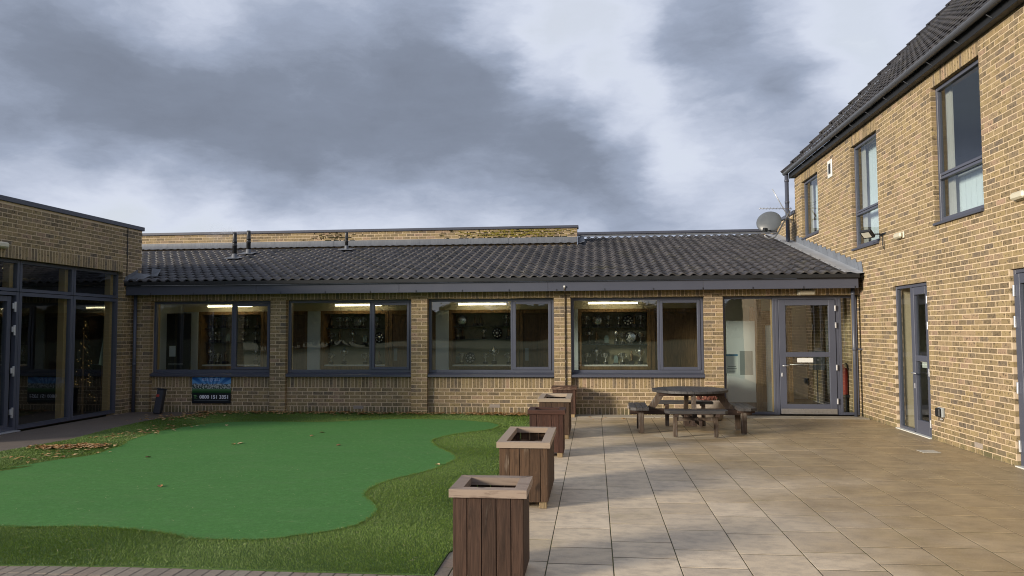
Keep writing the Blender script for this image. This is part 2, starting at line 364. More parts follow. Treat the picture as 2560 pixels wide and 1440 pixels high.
# ------------------------------------------------------------------ brick laying
def subtract(iv, cuts):
    out = [iv]
    for a, b in cuts:
        nx = []
        for p, q in out:
            if b <= p or a >= q: nx.append((p, q))
            else:
                if a > p: nx.append((p, a))
                if b < q: nx.append((b, q))
        out = nx
    return out
def courses(u0, u1, z0, z1, opens=(), L=.225, phase=0.0):
    out = []; i = 0; z = z0
    while z + .05 < z1:
        h = min(.0635, z1 - z); cuts = [(a, b) for a, b, c, d in opens if z + h > c + .02 and z < d - .02]
        for p, q in subtract((u0, u1), cuts):
            k = math.floor((p - phase) / L) - 1
            while True:
                a = phase + k * L + (L / 2 if i % 2 else 0); b = a + L - .0125; k += 1
                if a >= q: break
                a2, b2 = max(a, p), min(b, q)
                if b2 - a2 > .035: out.append((a2, b2, z, z + h))
        z += .075; i += 1
    return out
def soldiers(u0, u1, z0, z1):
    n = max(1, round((u1 - u0) / .075)); st = (u1 - u0) / n
    return [(u0 + k * st + .006, u0 + (k + 1) * st - .006, z0, z1) for k in range(n)]
CACHE = {}
def brick_geo(du, dz, dep, ori):
    c = .0018; a, b = du / 2, dz / 2
    L = [(-a, dep, -b), (a, dep, -b), (a, dep, b), (-a, dep, b), (-a, c, -b), (a, c, -b), (a, c, b), (-a, c, b), (-a + c, 0, -b + c), (a - c, 0, -b + c), (a - c, 0, b - c), (-a + c, 0, b - c)]
    fs = [(8, 9, 10, 11), (4, 5, 9, 8), (5, 6, 10, 9), (6, 7, 11, 10), (7, 4, 8, 11), (0, 1, 5, 4), (1, 2, 6, 5), (2, 3, 7, 6), (3, 0, 4, 7)]
    if ori == 'F': vs = L                                    # faces -Y
    elif ori == 'R': vs = [(d, -u, z) for u, d, z in L]      # faces -X
    else: vs = [(-d, u, z) for u, d, z in L]                 # 'L' faces +X
    return vs, fs
def brick_loc(u, z, face, ori): return (u, face, z) if ori == 'F' else (face, u, z)
def lay_bricks(building, wall, sets, keep=300):
    """sets: (ori, face coordinate, depth, list of (u0,u1,z0,z1)). The bricks that show largest become objects, the rest one stuff part."""
    allb = []
    for ori, face, dep, lst in sets:
        for a, b, c, d in lst:
            if b - a < .02 or d - c < .02: continue
            loc = brick_loc((a + b) / 2, (c + d) / 2, face + random.uniform(-.001, .0007), ori)
            x, y, zc = proj(loc); vis = zc > 0 and -20 < x < 2580 and -20 < y < 1460
            cosv = abs((loc[1] if ori == 'F' else loc[0])) / np.linalg.norm(np.array(loc) - CAM)
            allb.append(((b - a) * (d - c) * cosv / zc ** 2 if vis else 0, ori, round(b - a, 3), round(d - c, 3), dep, loc))
    allb.sort(key=lambda q: -q[0]); rest = MB()
    for i, (sz, ori, du, dz, dep, loc) in enumerate(allb):
        vs, fs = brick_geo(du, dz, dep, ori)
        if i < keep and sz > 0:
            k = (ori, du, dz, dep)
            if k not in CACHE: CACHE[k] = MB().add(vs, fs).mesh('brick', BRICK)
            link('brick', CACHE[k], wall, loc)
        else: rest.add([(v[0] + loc[0], v[1] + loc[1], v[2] + loc[2]) for v in vs], fs, random.random())
    if rest.v: tag(rest.build('brickwork', BRICK, building, fix=False), kind='stuff')
def core(b, ori, f0, f1, u0, u1, z0, z1, opens, grow=.006):
    us = sorted({u0, u1, *[max(u0, min(u1, v)) for a, bb, c, d in opens for v in (a - grow, bb + grow)]}); zs = sorted({z0, z1, *[max(z0, min(z1, v)) for a, bb, c, d in opens for v in (c - grow, d + grow)]})
    for i in range(len(us) - 1):
        for j in range(len(zs) - 1):
            um, zm = (us[i] + us[i + 1]) / 2, (zs[j] + zs[j + 1]) / 2
            if any(a - grow < um < bb + grow and c - grow < zm < d + grow for a, bb, c, d in opens): continue
            if ori == 'F': b.box(us[i], us[i + 1], f0, f1, zs[j], zs[j + 1])
            else: b.box(f0, f1, us[i], us[i + 1], zs[j], zs[j + 1])

# ================================================================== SETTING
g = MB(); g.quad((-900, -900, -.06), (900, -900, -.06), (900, 900, -.06), (-900, 900, -.06)); tag(g.build('ground', FIELD), kind='structure')
XR, XL, YP, YW = 5.08, -9.75, 15.40, 15.50
pav = tag(box('paving', JOINT, None, -1.9, 5.30, 2.4, 15.38, -.05, -.0018), kind='structure')
LANE = .4705; X0 = -.354; fixed = {0: [5.62, 6.04, 6.62, 7.18, 7.61, 8.22, 8.78, 9.21, 9.78], 1: [5.81, 6.24, 6.81, 7.41, 7.83, 8.39, 9.41, 9.98, 10.57], 2: [5.61, 6.05, 6.64, 7.22, 7.65, 8.22, 8.79, 9.22, 9.83]}
slabc = {}
for k in range(-1, 12):
    xa, xb = X0 + k * LANE + .004, min(X0 + (k + 1) * LANE - .004, XR - .012)
    if xb - xa < .1: continue
    js = list(fixed.get(k, [])); y = js[0] if js else 5.5 + random.random() * .5
    lo = [y]
    while lo[-1] > 2.7: lo.append(lo[-1] - random.choice((.58, .57, .43, .6)))
    hi = js or [y]
    while hi[-1] < 14.75: hi = hi + [hi[-1] + random.choice((.58, .57, .43, .6))]
    js = sorted(set(lo + hi)); js = [j for j in js if j < 14.8] + [14.96]
    for a, b in zip(js[:-1], js[1:]):
        if b - a < .12: continue
        key = (round(xb - xa, 3), round(b - a, 2))
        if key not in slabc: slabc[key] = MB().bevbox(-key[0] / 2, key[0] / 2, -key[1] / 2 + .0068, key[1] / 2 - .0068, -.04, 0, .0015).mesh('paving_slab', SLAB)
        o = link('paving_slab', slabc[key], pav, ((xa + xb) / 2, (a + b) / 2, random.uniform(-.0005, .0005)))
        o.rotation_euler = (random.uniform(-.0012, .0008), random.uniform(-.001, .001), random.uniform(-.002, .002))
kb = tag(box('kerb_strip', JOINT, None, -.85, 5.07, 14.965, 15.385, -.045, -.006), kind='structure')
for i in range(6):
    xa = -.84 + i * .985; box('kerb_slab', CONC, kb, xa, xa + .979, 14.97, 15.378, -.04, .012 + random.uniform(-.002, .002), .005)
path = MB(); path.add([(-9.74, 3, -.004), (-7.0, 3, -.004), (-7.0, 15.39, -.004), (-9.74, 15.39, -.004)], [(0, 1, 2, 3)]); tag(path.build('path', PATH), kind='structure')
# block pavers in front of the turf and beside the nearest planter
sb = tag(box('block_paving', JOINT, None, -6.6, -.84, 3.6, 5.9, -.055, -.012), kind='structure')
pm = MB().bevbox(-.0485, .0485, -.0985, .0985, -.05, 0, .005).mesh('paver', SETT)
for j in range(3):
    for i in range(50):
        y = 5.16 - j * .2
        link('paver', pm, sb, (-5.95 + i * .1 + random.uniform(-.001, .001), y, random.uniform(-.002, .001)))
for j in range(3):
    for i in range(3): link('paver', pm, sb, (-1.06 + i * .1 - .0, 5.36 + j * .2, random.uniform(-.002, .001)))

# ---- turf and putting green outlines (pixels of the photograph dropped onto the ground)
c1 = lambda x, y: tuple(onZ(x / 3.273, 1000 + y / 3.273)[:2]); c2 = lambda x, y: tuple(onZ(700 + x / 3.273, 1000 + y / 3.273)[:2])
green_px = [c1(*p) for p in [(0, 572), (200, 540), (440, 500), (600, 480), (760, 455), (900, 410), (1000, 375), (1060, 335), (1200, 290), (1300, 262), (1500, 228), (1700, 200), (1900, 186), (2100, 182)]] + \
    [c2(*p) for p in [(0, 183), (350, 185), (600, 175), (900, 163), (1200, 163), (1450, 168), (1620, 180), (1720, 190), (1790, 208), (1780, 225), (1700, 250), (1500, 275), (1380, 295), (1270, 325), (1245, 345), (1270, 375), (1320, 405), (1400, 440), (1440, 475), (1435, 490), (1380, 520), (1250, 575), (1100, 615), (950, 650), (820, 690), (740, 730), (700, 765), (695, 795), (740, 830), (790, 880), (795, 910), (760, 950), (700, 995), (600, 1040), (450, 1075), (300, 1100), (100, 1125)]] + \
    [c1(*p) for p in [(2291, 1140), (2100, 1155), (1900, 1155), (1700, 1150), (1520, 1135), (1430, 1110), (1250, 1085), (1050, 1065), (850, 1050), (600, 1045), (0, 1042)]] + [(-6.0, 6.5), (-6.9, 7.1), (-7.2, 8.2), (-7.0, 9.0)]
def catmull(pts, n=4):
    out = []; N = len(pts); P = [np.array(p) for p in pts]
    for i in range(N):
        a, b, c, d = P[i - 1], P[i], P[(i + 1) % N], P[(i + 2) % N]
        for k in range(n):
            t = k / n; out.append(.5 * ((2 * b) + (c - a) * t + (2 * a - 5 * b + 4 * c - d) * t * t + (3 * b - a - 3 * c + d) * t ** 3))
    return np.array(out)
GP = catmull(green_px)
turf_poly = np.array([(-1.11, 5.27), (-1.11, 5.80), (-.99, 6.1), (-.90, 6.8), (-.87, 8), (-.87, 15.38), (-3.33, 15.38), (-3.34, 15.48), (-6.33, 15.48), (-8.0, 15.48), (-8.2, 14.7), (-8.35, 14.27), (-8.42, 13.78), (-8.39, 12.97), (-8.30, 12.17), (-8.17, 11.27), (-8.26, 10.7), (-8.34, 10.08), (-8.4, 8.5), (-8.2, 6.5), (-7.8, 5.2), (-4.27, 5.20), (-3.16, 5.265)])
def inside(px, py, poly):
    r = np.zeros(len(px), bool); n = len(poly); j = n - 1
    for i in range(n):
        xi, yi = poly[i]; xj, yj = poly[j]
        r ^= ((yi > py) != (yj > py)) & (px < (xj - xi) * (py - yi) / (yj - yi + 1e-12) + xi); j = i
    return r
def sheet(name, poly, z, mt, th=.012):
    b = MB(); n = len(poly)
    b.add([(x, y, z) for x, y in poly] + [(x, y, z - th) for x, y in poly], [tuple(range(n))] + [(i, (i + 1) % n, n + (i + 1) % n, n + i) for i in range(n)])
    return b.build(name, mt)
tag(sheet('artificial_turf', turf_poly, .006, TURFB), kind='structure')
tag(sheet('putting_green', GP, .014, GREEN, .010), kind='structure')
# blades of the longer turf round the green
N = 1500000
px = RNG.uniform(-8.5, -.8, N); py = RNG.uniform(5.15, 15.5, N)
keepp = RNG.random(N) < np.clip((6.2 / py) ** 1.9, .14, 1.0)
px, py = px[keepp], py[keepp]; ok = inside(px, py, turf_poly) & ~inside(px, py, GP); px, py = px[ok], py[ok]; n = len(px)
an = RNG.uniform(0, 2 * np.pi, n); wdt = RNG.uniform(.0011, .0021, n) * (1 + (py - 5) * .16); hgt = RNG.uniform(.008, .018, n); lean = RNG.uniform(.003, .016, n); la = 2.6 * np.sin(px * 1.1 + .6 * py) + 2 * np.cos(py * 1.3) + RNG.uniform(-1.3, 1.3, n)
# a ragged fringe where the turf meets the green
SEG = np.roll(GP, -1, 0) - GP; SL = np.linalg.norm(SEG, axis=1); ii = RNG.choice(len(GP), 22000, p=SL / SL.sum()); fp = GP[ii] + SEG[ii] * RNG.random(22000)[:, None] + RNG.normal(0, .013, (22000, 2)) + (.012 * np.sin(np.arange(len(GP)) * 2.1))[ii][:, None]
fp = fp[inside(fp[:, 0], fp[:, 1], turf_poly)]; k_ = len(fp); px = np.concatenate([px, fp[:, 0]]); py = np.concatenate([py, fp[:, 1]]); an = np.concatenate([an, RNG.uniform(0, 6.28, k_)]); wdt = np.concatenate([wdt, RNG.uniform(.0015, .003, k_)]); hgt = np.concatenate([hgt, RNG.uniform(.010, .024, k_)]); lean = np.concatenate([lean, RNG.uniform(.004, .022, k_)]); la = np.concatenate([la, RNG.uniform(0, 6.28, k_)]); n = len(px)
V = np.zeros((n, 3, 3)); V[:, 0, 0] = px - np.cos(an) * wdt; V[:, 0, 1] = py - np.sin(an) * wdt; V[:, 1, 0] = px + np.cos(an) * wdt; V[:, 1, 1] = py + np.sin(an) * wdt
V[:, :2, 2] = .005; V[:, 2, 0] = px + np.cos(la) * lean; V[:, 2, 1] = py + np.sin(la) * lean; V[:, 2, 2] = .006 + hgt
def trimesh(name, V, mt, rnd, k=3):
    n = len(V); me = bpy.data.meshes.new(name); me.vertices.add(n * k); me.vertices.foreach_set('co', V.reshape(-1).astype(np.float32))
    me.loops.add(n * k); me.loops.foreach_set('vertex_index', np.arange(n * k, dtype=np.int32)); me.polygons.add(n); me.polygons.foreach_set('loop_start', np.arange(0, n * k, k, dtype=np.int32))
    me.update(calc_edges=True); at = me.attributes.new('rnd', 'FLOAT', 'POINT'); at.data.foreach_set('value', np.repeat(rnd, k).astype(np.float32)); me.materials.append(mt); return link(name, me)
tag(trimesh('grass', V, BLADE, RNG.random(n)), 'longer olive green turf fringing the smooth putting green', 'grass', kind='stuff')

# ---- fallen leaves
def f_leaf(t, b):
    r = t.math('FRACT', t.math('ADD', t.attr('rnd'), t.orand())); c = t.ramp(r, [(0, (.20, .09, .03)), (.3, (.40, .20, .065)), (.65, (.55, .33, .13)), (1, (.62, .46, .25))]); t.put(b.inputs['Base Color'], c); b.inputs['Roughness'].default_value = .6
LEAF = mat('dead_leaf', f_leaf)
def scatter(pts):
    n = len(pts); P = np.array(pts); a = RNG.uniform(0, 2 * np.pi, n); L = RNG.uniform(.028, .055, n); Wd = L * RNG.uniform(.4, .75, n); up = RNG.uniform(.002, .022, n); z = RNG.uniform(.024, .038, n)
    d = np.stack([np.cos(a), np.sin(a)], 1); e = np.stack([-np.sin(a), np.cos(a)], 1); V = np.zeros((n, 4, 3))
    V[:, 0, :2] = P - d * L[:, None]; V[:, 1, :2] = P - e * Wd[:, None]; V[:, 2, :2] = P + d * L[:, None]; V[:, 3, :2] = P + e * Wd[:, None]
    V[:, 0, 2] = z; V[:, 2, 2] = z + up * .5; V[:, 1, 2] = z + up; V[:, 3, 2] = z + up; return V
lp = []
def strew(a, b, n, spread):
    a, b = np.array(a), np.array(b)
    for _ in range(n): q = a + (b - a) * random.random(); lp.append((q[0] + random.gauss(0, spread[0]), q[1] + random.gauss(0, spread[1])))
strew((-8.2, 15.2), (-5.0, 15.25), 480, (.2, .15)); strew((-5.0, 15.25), (-1.2, 15.25), 420, (.2, .14)); strew((-2.4, 15.2), (-1.2, 15.15), 200, (.2, .12))
strew((-8.3, 13.9), (-7.6, 15.0), 200, (.25, .3)); strew(c1(330, 405), c1(820, 385), 330, (.15, .09)); strew(c1(20, 520), c1(900, 400), 50, (.25, .25)); strew(c1(900, 330), c1(1500, 215), 70, (.2, .14)); strew((-.3, 14.6), (1.2, 14.4), 14, (.2, .25))
lp = [p for p in lp if p[1] < 15.37]
tag(trimesh('leaves', scatter(lp), LEAF, RNG.random(len(lp)), 4), 'litter of tan fallen leaves drifted along the turf edge', 'leaves', kind='stuff')
sp_ = np.stack([RNG.uniform(-6.5, -1.2, 900), RNG.uniform(5.4, 14.5, 900)], 1); sp_ = sp_[inside(sp_[:, 0], sp_[:, 1], turf_poly)][:420]; n = len(sp_); a_ = RNG.uniform(0, 6.28, n); L_ = RNG.uniform(.012, .055, n)
V = np.zeros((n, 3, 3)); dd_ = np.stack([np.cos(a_), np.sin(a_)], 1) * L_[:, None]; V[:, 0, :2] = sp_ - dd_; V[:, 1, :2] = sp_ + dd_; V[:, 2, :2] = sp_ + np.stack([-dd_[:, 1], dd_[:, 0]], 1) * (.003 / L_)[:, None]; V[:, :, 2] = np.where(inside(sp_[:, 0], sp_[:, 1], GP), .018, .028)[:, None]
tag(trimesh('straw_litter', V, plain('dry_straw', (.42, .36, .20), .7), RNG.random(n)), 'scattered pale slivers of dry straw on the turf', 'straw', kind='stuff')
lv = [c1(1910, 372), c1(1965, 366), c1(1213, 478), c1(1310, 720), c1(1855, 216), c2(260, 303), c2(345, 275), c2(480, 380), c2(1288, 540)]
lm = MB().add([(-.045, 0, 0), (-.015, -.028, .012), (.022, -.022, .016), (.05, 0, .008), (.022, .022, .016), (-.015, .028, .012), (0, 0, .002)], [(0, 1, 6), (1, 2, 6), (2, 3, 6), (3, 4, 6), (4, 5, 6), (5, 0, 6)]).mesh('fallen_leaf', LEAF)
for p in lv:
    o = link('fallen_leaf', lm, None, (p[0], p[1], .016)); o.rotation_euler = (0, 0, random.random() * 6)
    tag(o, 'single curled brown leaf lying out on the smooth green', 'leaf', 'single leaves on the putting green')

# ================================================================== CLUBHOUSE WING (the long low facade)
club = thing('clubhouse_wing', 'long low brick wing with dark tiled roof and four wide windows', 'building', (-2.3, 15.6, 0))
club.location = (0, 0, 0)
PIERS = [(-9.742, -9.365), (-6.72, -6.382), (-3.722, -3.385), (-.806, -.468), (2.147, 2.507)]
BAYS = [(PIERS[i][1], PIERS[i + 1][0]) for i in range(4)]
HEAD, SILL = 2.33, .74
cw = MB()
for a, b in PIERS: cw.box(a + .004, b - .004, YP + .0028, YP + .34, -.1, 2.66)
for a, b in BAYS: cw.box(a - .002, b + .002, YW + .0028, YP + .338, -.1, SILL - .012)
for a, b in BAYS + [(2.507, 5.07)]: cw.box(a - .002, b + .002, YP + .003, YP + .338, HEAD + .008, 2.66)
YPAR, YRID, XPE = 20.40, 21.9, -.43
cw.box(-14.5, XPE - .006, YPAR + .003, YPAR + .3, 3.6, 4.40)
wall = cw.build('wall', MORTAR, club)
sets = []
for i, (a, b) in enumerate(PIERS):
    lst = []; z = -.01; k = 0
    while z < 2.53:
        wfull = .215; cut = a + (wfull if k % 2 == 0 else b - a - wfull)
        lst += [(a, cut - .005, z, z + .065), (cut + .005, b, z, z + .065)]; z += .075; k += 1
    sets.append(('F', YP, .112, lst))
for a, b in BAYS:
    sets.append(('F', YW, .05, soldiers(a + .002, b - .002, -.09, .128) + courses(a + .002, b - .002, .140, .512, phase=a) + soldiers(a + .002, b - .002, .515, .730)))
for a, b in BAYS + [(2.507, 5.06)]: sets.append(('F', YP, .108, soldiers(a + .004, b - .004, HEAD, 2.545)))
sets.append(('F', YPAR, .05, courses(-14.5, XPE, 4.03, 4.385)))
sets.append(('L', XPE, .05, courses(YPAR, YPAR + .3, 4.03, 4.385)))
lay_bricks(club, wall, sets)
# floor-level fascia, gutter, soffit
fa = box('soffit', SEAL, club, -9.745, 4.97, 15.125, YP + .01, 2.462, 2.47)
xs = [-9.74, -6.9, -3.9, -.9, 2.1, 4.972]
for a, b in zip(xs[:-1], xs[1:]): box('fascia', FASCIA, club, a + .002, b - .002, 15.10, 15.124, 2.447, 2.640, .003)
gt = box('gutter', BLACK, club, -9.745, 4.978, 15.035, 15.118, 2.642, 2.722, .006)
for i in range(16): box('clip', SEAL, fa, -9.2 + i * .94, -9.2 + i * .94 + .014, 15.092, 15.099, 2.440, 2.49)
# roof deck, tiles, flashings
TS = math.tan(math.radians(13.2)); RY, RZ = 15.05, 2.700
def rz(y): return RZ + (y - RY) * TS
XT0, XT1 = -14.4, 4.74
rd = MB(); rd.add([(XT0, RY, rz(RY) - .03), (5.07, RY, rz(RY) - .03), (5.07, YPAR - .01, rz(YPAR) - .03), (XT0, YPAR - .01, rz(YPAR) - .03)], [(0, 1, 2, 3)])
rd.add([(XPE, YPAR - .01, rz(YPAR) - .03), (5.07, YPAR - .01, rz(YPAR) - .03), (5.07, YRID, rz(YRID) - .03), (XPE, YRID, rz(YRID) - .03)], [(0, 1, 2, 3)])
roof = rd.build('roof', SEAL, club, fix=False)
TW, TG, TL = .2055, .345, .40
def tile_geo(w=TW, L=TL, n=9, amp=.043, th=.028):
    vs = []; fs = []
    for j in (0, 1):
        y = j * L; lift = .040 if j == 0 else .002
        for i in range(n + 1):
            u = i / n; s_ = .5 + .5 * math.cos(2 * math.pi * (u - .27)); z = amp * s_ ** 1.25; vs.append((-.004 + u * (w + .008), y, z + lift))
    for i in range(n + 1): vs.append((vs[i][0], 0, vs[i][2] - th))
    m_ = n + 1
    for i in range(n): fs += [(i, i + 1, m_ + i + 1, m_ + i), (2 * m_ + i, 2 * m_ + i + 1, i + 1, i)]
    return vs, fs
TV0, TF0 = tile_geo()
def lay_tiles(building, roofo, rows, M4, keep=300, geo=None):
    TV, TF = geo or (TV0, TF0)
    """rows: list of (row, xs); M4 maps tile space (across, up the slope, normal) to the world."""
    items = []
    for r, us in rows:
        for u in us:
            p = M4 @ Vector((u + TW / 2, r * TG, 0)); x, y, zc = proj(p); vis = zc > 0 and 0 < x < 2560 and 0 < y < 1440
            items.append((0 if not vis else 1 / zc, u, r * TG))
    items.sort(key=lambda q: -q[0]); base = MB().add(TV, TF).mesh('tile', TILE, True, fix=False); R3 = M4.to_3x3().to_4x4(); rest = MB()
    for i, (s_, u, v) in enumerate(items):
        j = Vector((random.uniform(-.002, .002), random.uniform(-.006, .006), random.uniform(-.0015, .0035)))
        if i < keep and s_ > 0:
            o = link('tile', base, roofo); o.matrix_local = Matrix.Translation(M4 @ (Vector((u, v, 0)) + j)) @ R3
        else: rest.add([M4 @ (Vector((a + u, b + v, c)) + j) for a, b, c in TV], TF, random.random())
    if rest.v:
        o = rest.build('roof_tiling', TILE, building, True, fix=False); tag(o, kind='stuff')
ca, sa = math.cos(math.radians(13.2)), math.sin(math.radians(13.2))
M4 = Matrix(((1, 0, 0, 0), (0, ca, -sa, RY - .015), (0, sa, ca, RZ - .004), (0, 0, 0, 1)))
nl = int((YPAR - RY) / ca / TG) + 1; nr = int((YRID - RY) / ca / TG)
nt = int((XT1 - XT0) / TW); rows = []
for r in range(nr):
    us = [XT1 - (i + 1) * TW for i in range(nt)]
    yr = RY + (r + .8) * TG * ca
    rows.append((r, [u for u in us if yr < YPAR - .08 or u > XPE + .06]))
lay_tiles(club, roof, rows, M4)
x = -14.4; k = 0
while x < XPE - .05:
    x1 = min(x + 1.24, XPE - .01); b = MB(); nn = 14; za, zb = rz(YPAR) + .02, 4.165
    vs = []; 
    for i in range(nn + 1):
        xx = x + (x1 - x) * i / nn; dz = .022 * (.5 + .5 * math.cos(2 * math.pi * (xx - XT1) / TW + 1.6)); vs += [(xx, YPAR - .012, zb), (xx, YPAR - .02, za + .055), (xx, YPAR - .16, rz(YPAR - .16) + .062 + dz)]
    b.add(vs, [(3 * i + q, 3 * i + 3 + q, 3 * i + 4 + q, 3 * i + 1 + q) for i in range(nn) for q in (0, 1)]); o = b.build('flashing', LEAD, roof, True, fix=False); o.location.y = -.004 * (k % 2)
    x = x1 - .03; k += 1
x = XPE + .03
while x < 5.0:
    x1 = min(x + 1.5, 5.06); b = MB(); nn = 16; vs = []
    for i in range(nn + 1):
        xx = x + (x1 - x) * i / nn; vs += [(xx, YRID - .015, 4.40), (xx, YRID - .03, rz(YRID) + .05), (xx, YRID - .2, rz(YRID - .2) + .055)]
    b.add(vs, [(3 * i + q, 3 * i + 3 + q, 3 * i + 4 + q, 3 * i + 1 + q) for i in range(nn) for q in (0, 1)]); b.build('flashing', LEAD, roof, True, fix=False); x = x1 - .02
# upstand of lead where the parapet stops
MB().add([(XPE + .014, YPAR - .05, rz(YPAR) + .02), (XPE + .014, YRID, rz(YRID) + .02), (XPE + .014, YRID, 4.40), (XPE + .014, YPAR + .1, 4.30), (XPE + .014, YPAR - .05, 4.17), (XPE + .2, YPAR - .1, rz(YPAR) + .07), (XPE + .16, YRID, rz(YRID) + .07)], [(0, 1, 2, 3, 4), (0, 5, 6, 1)]).build('flashing', LEAD, roof, fix=False)
box('coping', FASCIA, club, -14.5, XPE + .035, YPAR - .045, YPAR + .34, 4.402, 4.470, .006)
box('coping', FASCIA, club, XPE - .3, 5.07, YRID - .05, YRID + .3, 4.398, 4.468, .006)
# lead valley beside the tall building and its stepped flashing
b = MB(); vs = []; nn = 40
for i in range(nn + 1):
    y = RY + (YRID - RY) * i / nn; h = .012 * math.sin(i * 1.7); vs += [(XT1 - .03, y, rz(y) + .045), (XT1 + .08, y, rz(y) + .05 + h), (XT1 + .20, y, rz(y) + .02), (XR - .012, y, rz(y) + .035)]
b.add(vs, [(4 * i + q, 4 * i + 1 + q, 4 * i + 5 + q, 4 * i + 4 + q) for i in range(nn) for q in range(3)]); b.build('lead_gutter', plain('pale_lead', (.36, .38, .41), .55, 0, .15, 6), roof, True, fix=False)
st = .075 / TS; y = RY + .1; k = 0
while y < 19.9:
    y1 = min(y + st, 19.92); ya = y - .10 if k else y
    MB().add([(XR - .010 - .003 * (k % 2), ya, rz(ya) + .03), (XR - .010 - .003 * (k % 2), y1, rz(y1) + .03), (XR - .010 - .003 * (k % 2), y1, rz(y1) + .165), (XR - .010 - .003 * (k % 2), y + .06, rz(y1) + .165), (XR - .010 - .003 * (k % 2), ya, rz(ya) + .09)], [(0, 1, 2, 3, 4)]).build('step_flashing', plain('blue_grey_lead', (.17, .19, .225), .5, .1, .15, 8), roof, fix=False); y = y1; k += 1
# lead soaker at the far left eaves
MB().add([(-9.735, 15.06, 2.735), (-9.42, 15.06, 2.745), (-9.42, 15.5, 2.90), (-9.735, 15.5, 2.95), (-9.735, 15.06, 2.83), (-9.735, 15.5, 3.02)], [(0, 1, 2, 3), (0, 3, 5, 4)]).build('flashing', LEAD, roof, fix=False)
MB().add([(-9.40, 15.45, 2.86), (-9.20, 15.35, 2.86), (-9.28, 15.62, 3.03), (-9.5, 15.65, 3.05)], [(0, 1, 2, 3)]).build('flashing', LEAD, roof, fix=False)
# moss on the parapet
MOSS = plain('dark_moss', (.030, .028, .012), .95, 0, .3, 30, .1); LICH = plain('yellow_lichen', (.20, .17, .035), .95, 0, .2, 30, .1)
for nm, mt, cnt, zr in (('moss', MOSS, 330, (4.11, 4.39)), ('lichen', LICH, 200, (4.2, 4.40))):
    b = MB()
    for _ in range(cnt):
        xx = random.choice((random.gauss(-2.6, .75), random.gauss(-1.75, .6), random.gauss(-2.2, .9), random.gauss(-7.1, .3)) if nm == 'moss' else (random.gauss(-2.4, .9), random.gauss(-1.6, .6)))
        zc = 4.03 + .075 * random.randint(1, 4) - .005 if nm == 'moss' and random.random() < .75 else random.uniform(*zr)
        if not -8 < xx < -.5: continue
        lx, lz = (random.uniform(.02, .09), random.uniform(.008, .018)) if random.random() < .75 else (.012, random.uniform(.02, .04)); n_ = 7
        ring = [(xx + lx * math.cos(2 * math.pi * q / n_) * random.uniform(.7, 1.2), YPAR - .002, zc + lz * math.sin(2 * math.pi * q / n_) * random.uniform(.7, 1.2)) for q in range(n_)]
        b.add([(xx, YPAR - random.uniform(.008, .02), zc)] + ring, [(0, 1 + q, 1 + (q + 1) % n_) for q in range(n_)])
    tag(b.build(nm, mt, club, True, fix=False), kind='stuff')
# pipes, conduit
def pipe(parent, name, pts, r, mt, collars=()):
    o = MB().tube(pts, r, 14).build(name, mt, parent, True)
    for c in collars: MB().tube([(c[0], c[1], c[2] - .03), (c[0], c[1], c[2] + .03)], r * 1.14, 14).build('pipe_collar', mt, o, True)
    return o
p = pipe(club, 'downpipe', [(4.935, 15.32, 0.0), (4.935, 15.32, 2.462)], .036, PIPE, [(4.935, 15.32, 1.29), (4.935, 15.32, 2.35)])
box('pipe_bracket', PIPE, p, 4.93, XR, 15.315, 15.345, 1.275, 1.305)
pipe(club, 'downpipe', [(-9.66, 15.32, 0.0), (-9.66, 15.32, 2.462)], .036, PIPE, [(-9.66, 15.32, 1.0)])
RUST = plain('galvanised_conduit', (.16, .13, .10), .5, .4)
p = pipe(club, 'conduit', [(-.58, YP - .014, .0), (-.58, YP - .014, 2.44), (-.579, 15.085, 2.47), (-.579, 15.085, 2.52)], .0115, RUST, [(-.58, YP - .014, z) for z in (.7, 1.05, 1.55, 2.06)])
box('conduit_cap', WHITE, p, -.597, -.560, 15.07, 15.099, 2.515, 2.55, .003)
# air bricks
AIRB = plain('buff_air_brick', (.36, .31, .27), .8)
def airbrick(parent, ori, u, z, face):
    b = MB(); n_ = 5
    def bx(u0, u1, d0, d1, z0, z1): (b.box(u0, u1, face + d0, face + d1, z0, z1) if ori == 'F' else b.box(face + d0, face + d1, u0, u1, z0, z1))
    bx(u - .107, u + .107, .0, .02, z - .033, z + .033)
    for i in range(n_): zz_ = z - .026 + i * .013; bx(u - .1, u + .1, -.007, 0, zz_, zz_ + .006)
    return b.build('air_brick', AIRB, parent)
for px_, py_ in ((896, 1018), (1237, 1015), (1582, 1017)): q = onY(px_, py_, YW); airbrick(club, 'F', q[0], q[2], YW - .004)

